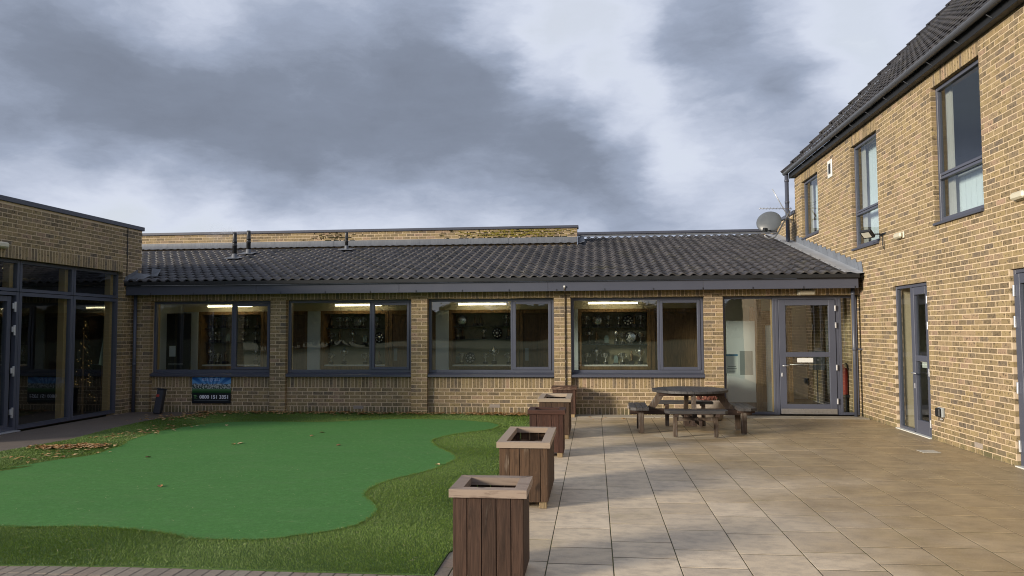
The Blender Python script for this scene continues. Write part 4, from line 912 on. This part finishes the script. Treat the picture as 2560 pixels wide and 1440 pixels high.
# small weed by the nearest planter
wd = thing('weed', 'small green weed at the foot of the nearest planter', 'plant', (-1.03, 5.84, 0)); WEED = plain('weed_green', (.09, .17, .04), .6)
for i in range(8):
    a = i * .8; L = random.uniform(.05, .09); MB().add([(0, 0, .01), (math.cos(a - .25) * L * .5, math.sin(a - .25) * L * .5, .035), (math.cos(a) * L, math.sin(a) * L, .02 + .04 * random.random()), (math.cos(a + .25) * L * .5, math.sin(a + .25) * L * .5, .035)], [(0, 1, 2, 3)]).build('leaf', WEED, wd)

# ================================================================== PICNIC TABLE
tb = thing('picnic_table', 'round weathered timber picnic table with four attached benches', 'picnic table', (1.55, 12.97, 0))
TT = wood('weathered_table_timber', (.070, .066, .066), (.135, .130, .130), .25, .55, 1, .15); TT2 = wood('weathered_bench_timber', (.070, .066, .066), (.135, .130, .130), .25, .55, 0, .15); TLEG = wood('table_leg_timber', (.105, .075, .055), (.21, .185, .165), .42); TDK = wood('table_frame_timber', (.070, .045, .035), (.12, .09, .075), .1, axis=0)
RT = .61; np_ = 12; sw = 2 * RT / np_
for i in range(np_):
    a, b = -RT + i * sw + .0025, -RT + (i + 1) * sw - .0025; xs_ = np.linspace(a, b, 5); ya = np.sqrt(np.clip(RT ** 2 - xs_ ** 2, 0, None)); ya = np.maximum(ya, .10)
    MB().prism([(x_, -y_) for x_, y_ in zip(xs_, ya)] + [(x_, y_) for x_, y_ in zip(xs_[::-1], ya[::-1])], 2, .662, .700).build('tabletop_plank', TT, tb)
for s_ in (-1, 1):
    box('top_batten', TDK, tb, -.52, .52, s_ * .22 - .045, s_ * .22 + .045, .605, .661, .004)
    box('seat_beam', TDK, tb, -.98, .98, s_ * .055 - .022, s_ * .055 + .022, .285, .375, .004)
    box('seat_beam', TDK, tb, s_ * .055 - .022, s_ * .055 + .022, -.90, .90, .286 - .09, .283, .004)
box('hub', TDK, tb, -.1, .1, -.1, .1, .10, .284, .004)
def slant(p0, p1, wx, wy, nm='leg'):
    p0, p1 = Vector(p0), Vector(p1); vs = [p + Vector((sx * wx, sy * wy, 0)) for p in (p0, p1) for sx, sy in ((-1, -1), (1, -1), (1, 1), (-1, 1))]
    return MB().add([tuple(v) for v in vs], [(3, 2, 1, 0), (4, 5, 6, 7), (0, 1, 5, 4), (1, 2, 6, 5), (2, 3, 7, 6), (3, 0, 4, 7)]).build(nm, TLEG, tb)
for s_ in (-1, 1):
    slant((s_ * .66, 0, .34), (s_ * .44, 0, .66), .065, .032); slant((0, s_ * .60, .30), (0, s_ * .42, .66), .033, .055)
def bench(axis, s_):
    L = .475; off = .70 if axis == 0 else .64
    for i in range(3):
        d0 = off + i * .098; d1 = d0 + .090; tr = 0 if i < 2 else .06; LL = L - tr
        if axis == 0:
            P = [(s_ * d0, -L), (s_ * d1, -LL), (s_ * d1, LL), (s_ * d0, L)]
        else: P = [(-L, s_ * d0), (-LL, s_ * d1), (LL, s_ * d1), (L, s_ * d0)]
        MB().prism(P, 2, .388, .432).build('bench_plank', TT if axis == 0 else TT2, tb)
    for q_ in (-1, 1):
        if axis == 0:
            box('bench_batten', TDK, tb, min(s_ * (off + .01), s_ * (off + .28)), max(s_ * (off + .01), s_ * (off + .28)), q_ * .27 - .03, q_ * .27 + .03, .34, .387, .003); box('bench_leg', TLEG, tb, s_ * (off + .11) - .043, s_ * (off + .11) + .043, q_ * .27 - .032, q_ * .27 + .032, .012, .339, .004)
        else:
            box('bench_batten', TDK, tb, q_ * .31 - .03, q_ * .31 + .03, min(s_ * (off + .01), s_ * (off + .28)), max(s_ * (off + .01), s_ * (off + .28)), .34, .387, .003); box('bench_leg', TLEG, tb, q_ * .31 - .032, q_ * .31 + .032, s_ * (off + .05) - .032, s_ * (off + .05) + .032, .012, .339, .004)
    if axis == 1: box('stretcher', TLEG, tb, -.278, .278, s_ * (off + .05) - .018, s_ * (off + .05) + .018, .255, .31, .003)
for s_ in (-1, 1): bench(0, s_); bench(1, s_)
for i, (x, y, a, b) in enumerate(((1.66, 12.36, .34, .20), (1.02, 12.80, .26, .22), (2.18, 12.82, .20, .24))): pass
# pot behind the table
pt = thing('plant_pot', 'stone half barrel pot of dead reddish stems behind the picnic table', 'plant pot', (2.12, 14.70, 0))
POT = plain('mottled_stone_pot', (.30, .255, .21), .85, 0, .25, 14, .3, .8)
MB().lathe([(.20, .0), (.23, .02), (.265, .18), (.275, .30), (.285, .34), (.285, .38), (.255, .38), (.245, .33)], n=22).build('pot', POT, pt, True); MB().lathe([(.25, .30), (.25, .335), (.02, .36)], n=18).build('soil', SOIL, pt)
b = MB(); b2 = MB()
for i in range(130):
    a, r = random.random() * 6.28, random.random() ** .5 * .24; x, y = r * math.cos(a), r * math.sin(a); h_ = random.uniform(.03, .17); e = random.uniform(-.08, .08); f_ = random.uniform(-.08, .08); (b2 if i % 11 == 0 and x > .05 else b).add([(x, y, .34), (x + .008, y, .34), (x + e + .012, y + f_, .36 + h_), (x + e - .01, y + f_ + .01, .35 + h_ * .8)], [(0, 1, 2, 3)])
b.build('stems', plain('dead_red_stem', (.17, .058, .036), .8, 0, .3, 20), pt); b2.build('leaves', WEED, pt)

# ================================================================== INTERIORS SEEN THROUGH THE GLASS
OAK = wood('cabinet_oak', (.26, .15, .062), (.33, .21, .10), .2, .5); OAKD = wood('oak_veneer_panel', (.185, .105, .048), (.24, .145, .07), .2, .5); PLA = plain('white_plaster', (.62, .66, .68), .8, 0, .04, 2); CRM = plain('cream_plaster', (.60, .53, .40), .8, 0, .04, 2)
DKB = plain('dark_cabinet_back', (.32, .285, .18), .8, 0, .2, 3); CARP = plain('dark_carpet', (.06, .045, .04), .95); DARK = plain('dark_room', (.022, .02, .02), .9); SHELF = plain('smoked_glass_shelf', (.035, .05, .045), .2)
def st(o): return tag(o, kind='structure')
YC = 17.25
st(box('interior_floor', CARP, None, -9.70, XR - .0, 15.76, 19.6, -.03, .004)); st(box('interior_ceiling', CRM, None, -9.70, XR, 15.745, 19.6, 2.52, 2.56))
st(box('interior_wall_back', CRM, None, -9.70, 2.45, YC + .5, YC + .58, 0, 2.52)); st(box('interior_wall_side', PLA, None, -9.735, -9.70, 15.76, 19.6, 0, 2.52)); st(box('interior_wall_lobby', PLA, None, 2.30, XR, 19.2, 19.28, 0, 2.52))
for bx0, bx1 in ((-9.70, 2.45),): st(box('interior_wall_upper', CRM, None, bx0, bx1, YC + .01, YC + .06, 2.15, 2.515))
for x in (2.38,): st(box('interior_wall_partition', PLA, None, x, x + .07, 16.9, 19.2, 0, 2.515))
st(box('interior_wall_base', OAKD, None, -9.70, 2.38, YC + .012, YC + .058, 0.006, .80))
TUBE = emis('fluorescent_tube', (1.0, .84, .52), 8.0)
NAMES = ('first', 'second', 'third', 'fourth')
SHZ = [(1.77, 1.42), (1.75, 1.38), (1.786, 1.484), (1.747, 1.355)]; CABX = [-9.27, -6.30, -3.285, -.36]
TK = {}
SILV = plain('tarnished_silver', (.60, .60, .57), .28, .85, .15, 40); TBASE = plain('ebony_plinth', (.02, .017, .015), .4); BRZ = plain('bronze_trophy', (.22, .15, .08), .35, .7, .2, 30); GLS = plain('pale_crystal', (.16, .21, .20), .15)
def troph(kind):
    if kind in TK: return TK[kind]
    o = []
    if kind == 'cup':
        o.append(('base', TBASE, MB().lathe([(.055, 0), (.055, .05), (.045, .06)], n=14))); o.append(('bowl', SILV, MB().lathe([(.035, .06), (.012, .075), (.010, .12), (.03, .14), (.055, .18), (.062, .25), (.065, .255)], n=14)))
        for s_ in (-1, 1): o.append(('handle', SILV, MB().tube([(s_ * .058, 0, .235), (s_ * .095, 0, .225), (s_ * .09, 0, .17), (s_ * .05, 0, .165)], .006, 6)))
    elif kind == 'tall':
        o.append(('base', TBASE, MB().lathe([(.06, 0), (.06, .07), (.05, .08)], n=14))); o.append(('bowl', SILV, MB().lathe([(.04, .08), (.012, .11), (.010, .18), (.045, .22), (.06, .30), (.05, .34), (.02, .37), (.012, .40), (.004, .42)], n=14)))
        for s_ in (-1, 1): o.append(('handle', SILV, MB().tube([(s_ * .055, 0, .30), (s_ * .10, 0, .33), (s_ * .10, 0, .26), (s_ * .05, 0, .24)], .007, 6)))
    elif kind == 'salver':
        m_ = MB().lathe([(.001, 0), (.11, .004), (.135, .016), (.14, .012), (.11, -.004), (.001, -.006)], n=22); m_.v = [(x, z, .155 + y) for x, y, z in m_.v]; o.append(('plate', SILV, m_)); o.append(('base', TBASE, MB().bevbox(-.07, .07, -.03, .035, 0, .03, .004)))
    elif kind == 'shield':
        m_ = MB().lathe([(.001, .004), (.12, .004), (.125, 0), (.12, -.01), (.001, -.01)], n=20); m_.v = [(x, -z, .14 + y * 1.08) for x, y, z in m_.v]; o.append(('board', TBASE, m_))
        for i in range(8):
            a = i * math.pi / 4; q_ = MB().lathe([(.001, .012), (.018, .01), (.022, .004)], n=10); q_.v = [(x + .085 * math.cos(a), -z, .14 + y + .085 * math.sin(a)) for x, y, z in q_.v]; o.append(('disc', SILV, q_))
        q_ = MB().lathe([(.001, .014), (.035, .011), (.04, .004)], n=12); q_.v = [(x, -z, .14 + y) for x, y, z in q_.v]; o.append(('disc', SILV, q_))
    elif kind == 'figure':
        o.append(('base', TBASE, MB().bevbox(-.06, .06, -.045, .045, 0, .07, .006))); o.append(('statuette', BRZ, MB().lathe([(.03, .07), (.02, .10), (.024, .15), (.035, .20), (.03, .235), (.014, .25), (.022, .275), (.018, .30), (.003, .31)], n=12, squash=.7)))
    else:
        o.append(('base', TBASE, MB().bevbox(-.06, .06, -.03, .03, 0, .035, .004))); o.append(('block', GLS, MB().prism([(-.045, .036), (.045, .036), (.05, .15), (.025, .20), (-.025, .20), (-.05, .15)], 1, -.008, .008)))
    TK[kind] = [(n_, m_.mesh(n_, mt_, n_ not in ('base', 'block'))) for n_, mt_, m_ in o]; return TK[kind]
KW = {'cup': 'silver cup', 'tall': 'tall lidded cup', 'salver': 'silver salver', 'shield': 'round shield', 'figure': 'bronze statuette', 'glass': 'glass award'}
CONT = [
 ((380, 7.2, 750), [[(985, 'figure'), (1160, 'cup'), (1290, 'figure'), (1375, 'cup'), (1635, 'cup'), (1725, 'tall'), (1890, 'figure')], [(1040, 'cup'), (1155, 'tall'), (1215, 'cup'), (1380, 'glass'), (1650, 'cup'), (1860, 'tall')], [(1020, 'tall'), (1185, 'cup'), (1320, 'figure'), (1880, 'tall')]]),
 ((720, 7.384, 750), [[(800, 'figure'), (965, 'cup'), (1090, 'cup'), (1260, 'salver'), (1390, 'cup'), (1650, 'cup')], [(760, 'cup'), (950, 'figure'), (1200, 'tall'), (1420, 'glass'), (1690, 'shield')], [(760, 'cup'), (1040, 'tall'), (1430, 'cup'), (1690, 'figure')]]),
 ((1070, 7.2, 745), [[(610, 'salver'), (850, 'figure'), (950, 'figure'), (1415, 'cup')], [(515, 'cup'), (620, 'figure'), (1010, 'tall'), (1245, 'shield'), (1450, 'figure')], [(515, 'glass'), (605, 'cup'), (760, 'shield'), (1030, 'cup'), (1190, 'tall'), (1455, 'cup')]]),
 ((1425, 7.02, 740), [[(285, 'cup'), (465, 'salver'), (670, 'cup'), (855, 'tall'), (1020, 'shield'), (1130, 'figure'), (1240, 'cup')], [(335, 'tall'), (465, 'figure'), (640, 'glass'), (810, 'tall'), (920, 'cup'), (1060, 'salver'), (1240, 'cup')], [(285, 'cup'), (465, 'tall'), (620, 'cup'), (800, 'glass'), (915, 'cup'), (1075, 'figure'), (1225, 'tall')]])]
ORD = ('first', 'second', 'third', 'fourth', 'fifth', 'sixth', 'seventh')
for ci, x0 in enumerate(CABX):
    x1 = x0 + 1.60; wn_ = NAMES[ci]
    cab = thing('trophy_cabinet', f'oak framed trophy cabinet with glass shelves behind the {wn_} wide window', 'cabinet', (0, 0, 0), 'trophy cabinets')
    zb, zt = .80, 2.148; fr_ = MB(); frame_box(fr_, x0, x1, zb, zt, .072, YC - .03, YC + .05); fr_.build('frame', OAK, cab)
    box('back', DKB, cab, x0 + .02, x1 - .02, YC + .44, YC + .46, zb, zt); box('side_panel', OAK, cab, x0 + .05, x0 + .07, YC + .051, YC + .44, zb + .01, zt - .01); box('side_panel', OAK, cab, x1 - .07, x1 - .05, YC + .051, YC + .44, zb + .01, zt - .01); box('top_panel', DKB, cab, x0 + .071, x1 - .071, YC + .052, YC + .44, zt - .04, zt - .01)
    box('display_base', WHITE, cab, x0 + .0725, x1 - .0725, YC + .02, YC + .439, zb + .074, .905)
    for z in SHZ[ci]: box('shelf', SHELF, cab, x0 + .0725, x1 - .0725, YC + .14, YC + .438, z - .012, z)
    (ox, sc_, oy), rows_ = CONT[ci]
    for ri, row in enumerate(rows_):
        z = (SHZ[ci] + (.905,))[ri]; nm = ('top', 'middle', 'bottom')[ri]
        for k, (cx_, kd) in enumerate(row):
            X = onY(ox + cx_ / sc_, oy + 90, YC + .28)[0]; X = min(max(X, x0 + .15), x1 - .15)
            t = thing('trophy', f'{KW[kd]}, {ORD[k]} from left on {nm} shelf behind {wn_} window', 'trophy', (X, YC + .27 + random.uniform(-.03, .03), z + .001), 'trophies in the cabinets', random.uniform(-.4, .4))
            sc2 = min(1.0, (2.07 if ri == 0 else SHZ[ci][ri - 1] - .02) - z - .01) ; hh = {'tall': .42, 'figure': .31, 'salver': .30, 'shield': .28}.get(kd, .26); k2 = min(1.0, (((2.07 if ri == 0 else SHZ[ci][ri - 1]) - z - .03) / hh)); t.scale = (k2, k2, k2)
            for n_, me in troph(kd): link(n_, me, t)
    # strip light, pale pier to the left, oak door to the right
    slx = onY((574, 895, 1205, 1532)[ci], 772, 16.95)[0]
    t = thing('strip_light', f'glowing warm fluorescent strip light above the cabinet behind the {wn_} window', 'strip light', (slx, 16.98, 2.30), 'strip lights over the cabinets')
    box('housing', WHITE, t, -.56, .56, -.04, .04, .0, .05, .006); MB().tube([(-.54, 0, -.035), (.54, 0, -.035)], .017, 10).build('tube', TUBE, t, True)
    for s_ in (-1, 1): box('end_cap', WHITE, t, s_ * .55 - .012, s_ * .55 + .012, -.02, .02, -.055, .0, .003)
    st(box('interior_wall_pier', PLA, None, x0 - (.30 if ci != 3 else .16), x0 - .004, YC - .06, YC + .055, .006, 2.14))
    if ci < 4:
        xe = (CABX[ci + 1] - .30) if ci < 3 else 2.36
        t = thing('oak_door', f'plain oak veneer door beside the cabinet behind the {wn_} window', 'door', (0, 0, 0), 'oak doors along the corridor')
        box('architrave', OAK, t, x1 + .008, x1 + .09, YC - .02, YC + .05, .006, 2.147); box('leaf', OAKD, t, x1 + .094, xe - .085, YC, YC + .045, .008, 2.06, .003); box('architrave', OAK, t, xe - .08, xe - .004, YC - .02, YC + .05, .006, 2.147); box('head', OAK, t, x1 + .094, xe - .085, YC - .019, YC + .05, 2.066, 2.147); box('push_plate', plain('dull_plate', (.20, .22, .23), .5), t, x1 + .13, x1 + .21, YC - .004, YC - .001, 1.0, 1.28)
# things on the first window's inner ledge and wall
t = thing('notice_sheet', 'blank pale sheet of paper behind the first window', 'notice', (0, 0, 0)); q = onY(431, 878, 16.6); box('sheet', PLA, t, q[0] - .075, q[0] + .075, 16.6, 16.603, q[2] - .12, q[2] + .12); box('board', DARK, t, q[0] - .2, q[0] + .42, 16.606, 16.64, .006, 2.1)
t = thing('laptop', 'open dark laptop standing inside the first window', 'laptop', (-8.98, 15.80, .83)); box('base', BLACK, t, -.17, .17, -.02, .22, .0, .02, .004); s_ = box('screen', BLACK, t, -.17, .17, -.012, .0, .0, .14, .003); s_.location = (0, -.02, .02); s_.rotation_euler = (math.radians(12), 0, 0); box('screen_edge', WHITE, s_, -.165, .165, -.011, -.001, .1405, .146)
st(box('interior_ledge', PLA, None, -9.34, 2.14, 15.755, 15.98, .79, .825))
# lobby behind the entrance
t = thing('poster', 'white notice with a blue heading inside the glass beside the door', 'poster', (2.69, 15.584, 1.0)); box('sheet', plain('paper', (.70, .74, .72), .7), t, -.115, .115, 0, .002, -.19, .19); box('heading', plain('blue_ink', (.05, .18, .32), .6), t, -.115, .115, -.0018, -.0004, .15, .19)
for i, (w_, z) in enumerate(((.08, -.06), (.09, -.10), (.06, -.15))): box('text_line', plain('grey_ink', (.18, .2, .2), .7), t, -w_, w_, -.0018, -.0004, z, z + .012)
t = thing('white_door', 'half-open white door with a grey panel inside the entrance', 'door', (2.98, 16.55, .006)); box('leaf', PLA, t, -.22, .36, 0, .045, .15, 1.85, .004); box('panel', plain('grey_panel', (.22, .25, .26), .6), t, .04, .30, -.006, -.001, .72, 1.22); box('post', OAK, t, .37, .50, 0, .05, 0, 2.3); box('edge_post', PLA, t, .52, .64, -.3, -.25, 0, 1.75); 
t = thing('lobby_door', 'brown timber door across the entrance lobby', 'door', (4.1, 18.3, .006)); box('leaf', OAKD, t, -.42, .32, 0, .05, 0, 2.1, .004); box('architrave', OAK, t, -.52, -.43, -.02, .06, 0, 2.2); box('architrave', OAK, t, .33, .42, -.02, .06, 0, 2.2)
t = thing('easel_stand', 'black stand holding a small dark chalkboard inside the entrance door', 'stand', (4.62, 16.7, .006)); MB().tube([(0, 0, .03), (0, 0, 1.05)], .012, 8).build('pole', BLACK, t, True); box('board', plain('chalkboard', (.05, .055, .06), .6), t, -.16, .16, -.02, .0, .82, 1.22, .004)
for a in (0, 2.1, 4.2): MB().tube([(0, 0, .12), (.2 * math.cos(a), .2 * math.sin(a), .01)], .009, 6).build('leg', BLACK, t, True)
t = thing('fire_extinguisher', 'red fire extinguisher standing inside the narrow right-hand pane', 'extinguisher', (4.98, 16.2, .006)); MB().lathe([(.085, .35), (.09, .37), (.09, .82), (.07, .88), (.03, .91), (.02, .95)], n=16).build('cylinder', plain('red_enamel', (.30, .022, .018), .35), t, True); box('bracket', BLACK, t, -.095, .095, -.095, .095, .30, .349); MB().tube([(0, 0, .95), (.06, -.03, .98), (.1, -.05, .85)], .012, 6).build('hose', BLACK, t, True); box('stand', BLACK, t, -.05, .05, -.05, .05, 0, .30)
t = thing('ceiling_light', 'glowing warm panel light in the entrance lobby ceiling', 'ceiling light', (3.55, 17.1, 2.40)); box('housing', WHITE, t, -.36, .36, -.1, .1, .04, .1, .004); box('panel', TUBE, t, -.34, .34, -.12, .12, .02, .039)
# inside the flat-roofed wing
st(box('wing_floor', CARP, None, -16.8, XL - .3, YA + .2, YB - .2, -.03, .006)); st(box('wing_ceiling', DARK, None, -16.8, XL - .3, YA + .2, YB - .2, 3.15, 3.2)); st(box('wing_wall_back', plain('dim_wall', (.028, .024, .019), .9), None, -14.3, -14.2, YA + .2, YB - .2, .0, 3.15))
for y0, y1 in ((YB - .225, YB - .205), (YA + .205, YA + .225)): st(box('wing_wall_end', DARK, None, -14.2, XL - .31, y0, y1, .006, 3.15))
for x, y, lab in ((-12.4, 15.1, 'glowing oval ceiling light behind the middle top light of the shaded wing'), (-12.6, 13.2, 'glowing oval ceiling light behind the left top light of the shaded wing')):
    t = thing('ceiling_light', lab, 'ceiling light', (x, y, 3.05)); MB().lathe([(.13, 0), (.15, .02), (.15, .05), (.10, .09)], n=16).build('fitting', WHITE, t, True); MB().lathe([(.001, -.02), (.10, -.018), (.125, -.002)], n=16).build('diffuser', emis('dim_lamp', (1, .8, .42), 2.5), t, True)
t = thing('picture_easel', 'slim stand holding a framed pale card inside the shaded glazing', 'stand', (-10.15, float(onX(254, 927, -10.15)[1]), .006)); MB().tube([(0, 0, 0), (0, 0, 1.1)], .008, 6).build('pole', OAK, t, True); o = box('card', plain('pale_card', (.30, .36, .28), .6), t, -.01, .01, -.09, .09, -.27, .27, .003); o.location = (.04, 0, 1.25); o.rotation_euler = (math.radians(-14), 0, 0)
t = thing('christmas_tree', 'dark narrow christmas tree with tiny warm lights inside the shaded glazing', 'tree', (-10.45, float(onX(208, 900, -10.45)[1]), .006)); b = MB(); lt = MB()
for i in range(420):
    z = random.uniform(.25, 1.9); r = (1.95 - z) * .15 * random.uniform(.4, 1); a = random.random() * 6.28; x, y = r * math.cos(a), r * math.sin(a); b.add([(x, y, z), (x + .05 * math.cos(a) + .02, y + .05 * math.sin(a), z - .05), (x + .05 * math.cos(a), y + .05 * math.sin(a) + .03, z - .04)], [(0, 1, 2)])
    if i % 9 == 0: lt.lathe([(.001, -.006), (.006, 0), (.001, .006)], (x * 1.1 + .02, y * 1.1, z), 6)
b.build('crown', plain('fir_needles', (.012, .03, .014), .8), t); MB().tube([(0, 0, 0), (0, 0, 1.7)], [.03, .01], 8).build('trunk', OAKD, t); lt.build('fairy_lights', emis('fairy_light', (1, .62, .2), .7), t)
# upstairs and ground-floor rooms of the tall building
st(box('upper_floor', PLA, None, XR + .3, 11.3, 4.2, YE - .2, 2.75, 2.9)); st(box('upper_ceiling', PLA, None, XR + .3, 11.3, 4.2, YE - .2, 5.52, 5.56)); st(box('room_floor', CARP, None, XR + .14, 11.3, 4.2, YE - .2, -.03, .004)); st(box('room_wall', plain('room_buff', (.58, .62, .62), .9), None, 6.05, 6.12, 4.2, YE - .2, .0, 2.75)); st(box('upper_wall', PLA, None, 8.2, 8.3, 4.2, YE - .2, 2.9, 5.52))
CURT = plain('pale_curtain', (.40, .38, .36), .9)
for k, nm in (('W1', 'far'), ('W2', 'middle'), ('W3', 'near')):
    a, bb, c, d = OP[k]; t = thing('curtain', f'pale curtain drawn to the far side of the {nm} upper window', 'curtain', (XR + .215, bb - .12, c - .1), 'upstairs curtains'); n_ = 22; vs = []
    for i in range(n_ + 1): y = -.17 * i / n_ + .10; x = .018 * math.sin(i * 1.5); vs += [(x, y, 0), (x, y, d - c + .15)]
    MB().add(vs, [(2 * i, 2 * i + 2, 2 * i + 3, 2 * i + 1) for i in range(n_)]).build('drape', CURT, t, True, fix=False)

BLIND = plain('pale_blind', (.72, .80, .88), .9, 0, .03, 1)
for k, nm, top in (('W1', 'far', 1), ('W2', 'middle', 1), ('W3', 'near', 0)):
    a, bb, c, d = OP[k]; t = thing('window_blind', f'pale blind hanging behind the {nm} upper window', 'blind', (XR + .30, (a + bb) / 2, 0), 'upstairs blinds'); z1 = d - .03 if top else 3.90; L = (bb - a) / 2 - .02
    for i in range(9): y = -L + i * 2 * L / 9; MB().box(0, .003, y + .003, y + 2 * L / 9 - .003, c + .02, z1).build('blind_strip', BLIND, t)
    box('head_rail', WHITE, t, -.02, .03, -L, L, z1 + .001, z1 + .03)

# ================================================================== TREE LINE beyond the field behind the camera (seen mirrored in the windows)
n_ = 140; VV = []; RR = []
xs_ = np.linspace(-150, 150, n_) + RNG.uniform(-2, 2, n_)
for x in xs_:
    y = -118 + RNG.uniform(-8, 8); hgt_ = RNG.uniform(5.0, 7.8); m_ = 1500; r = hgt_ * RNG.uniform(.35, .5)
    th, ph = RNG.uniform(0, 2 * np.pi, m_), np.arccos(RNG.uniform(-1, 1, m_)); rad = RNG.random(m_) ** .4
    P = np.stack([x + r * 1.25 * rad * np.sin(ph) * np.cos(th), y + r * rad * np.sin(ph) * np.sin(th), hgt_ * .5 + hgt_ * .5 * rad * np.cos(ph)], 1); A = RNG.normal(0, .5, (m_, 3, 3)); A[:, :, 2] *= .8; VV.append(P[:, None, :] + A); RR.append(RNG.random(m_) * .6 + RNG.random() * .4)
HB = np.stack([RNG.uniform(-160, 160, 40000), RNG.uniform(-116, -112, 40000), RNG.uniform(0, 3.6, 40000)], 1); VV.append(HB[:, None, :] + RNG.normal(0, .45, (40000, 3, 3))); RR.append(RNG.random(40000) * .7)
for x in np.linspace(-95, -26, 24):
    y = -52 + RNG.uniform(-4, 4); hgt_ = RNG.uniform(7, 9.5); m_ = 1500; r = hgt_ * .42
    th, ph = RNG.uniform(0, 2 * np.pi, m_), np.arccos(RNG.uniform(-1, 1, m_)); rad = RNG.random(m_) ** .4
    P = np.stack([x + r * rad * np.sin(ph) * np.cos(th), y + r * rad * np.sin(ph) * np.sin(th), hgt_ * .5 + hgt_ * .5 * rad * np.cos(ph)], 1); VV.append(P[:, None, :] + RNG.normal(0, .30, (m_, 3, 3))); RR.append(RNG.random(m_) * .6 + RNG.random() * .4)
def f_wood(t, b):
    c = t.ramp(t.attr('rnd'), [(0, (.030, .022, .014)), (.5, (.062, .042, .024)), (1, (.050, .055, .022))]); t.put(b.inputs['Base Color'], c); b.inputs['Roughness'].default_value = 1
tl = trimesh('treeline', np.concatenate(VV), mat('winter_wood', f_wood), np.concatenate(RR)); tag(tl, 'far belt of bare brown winter trees across the field', 'trees', kind='stuff')
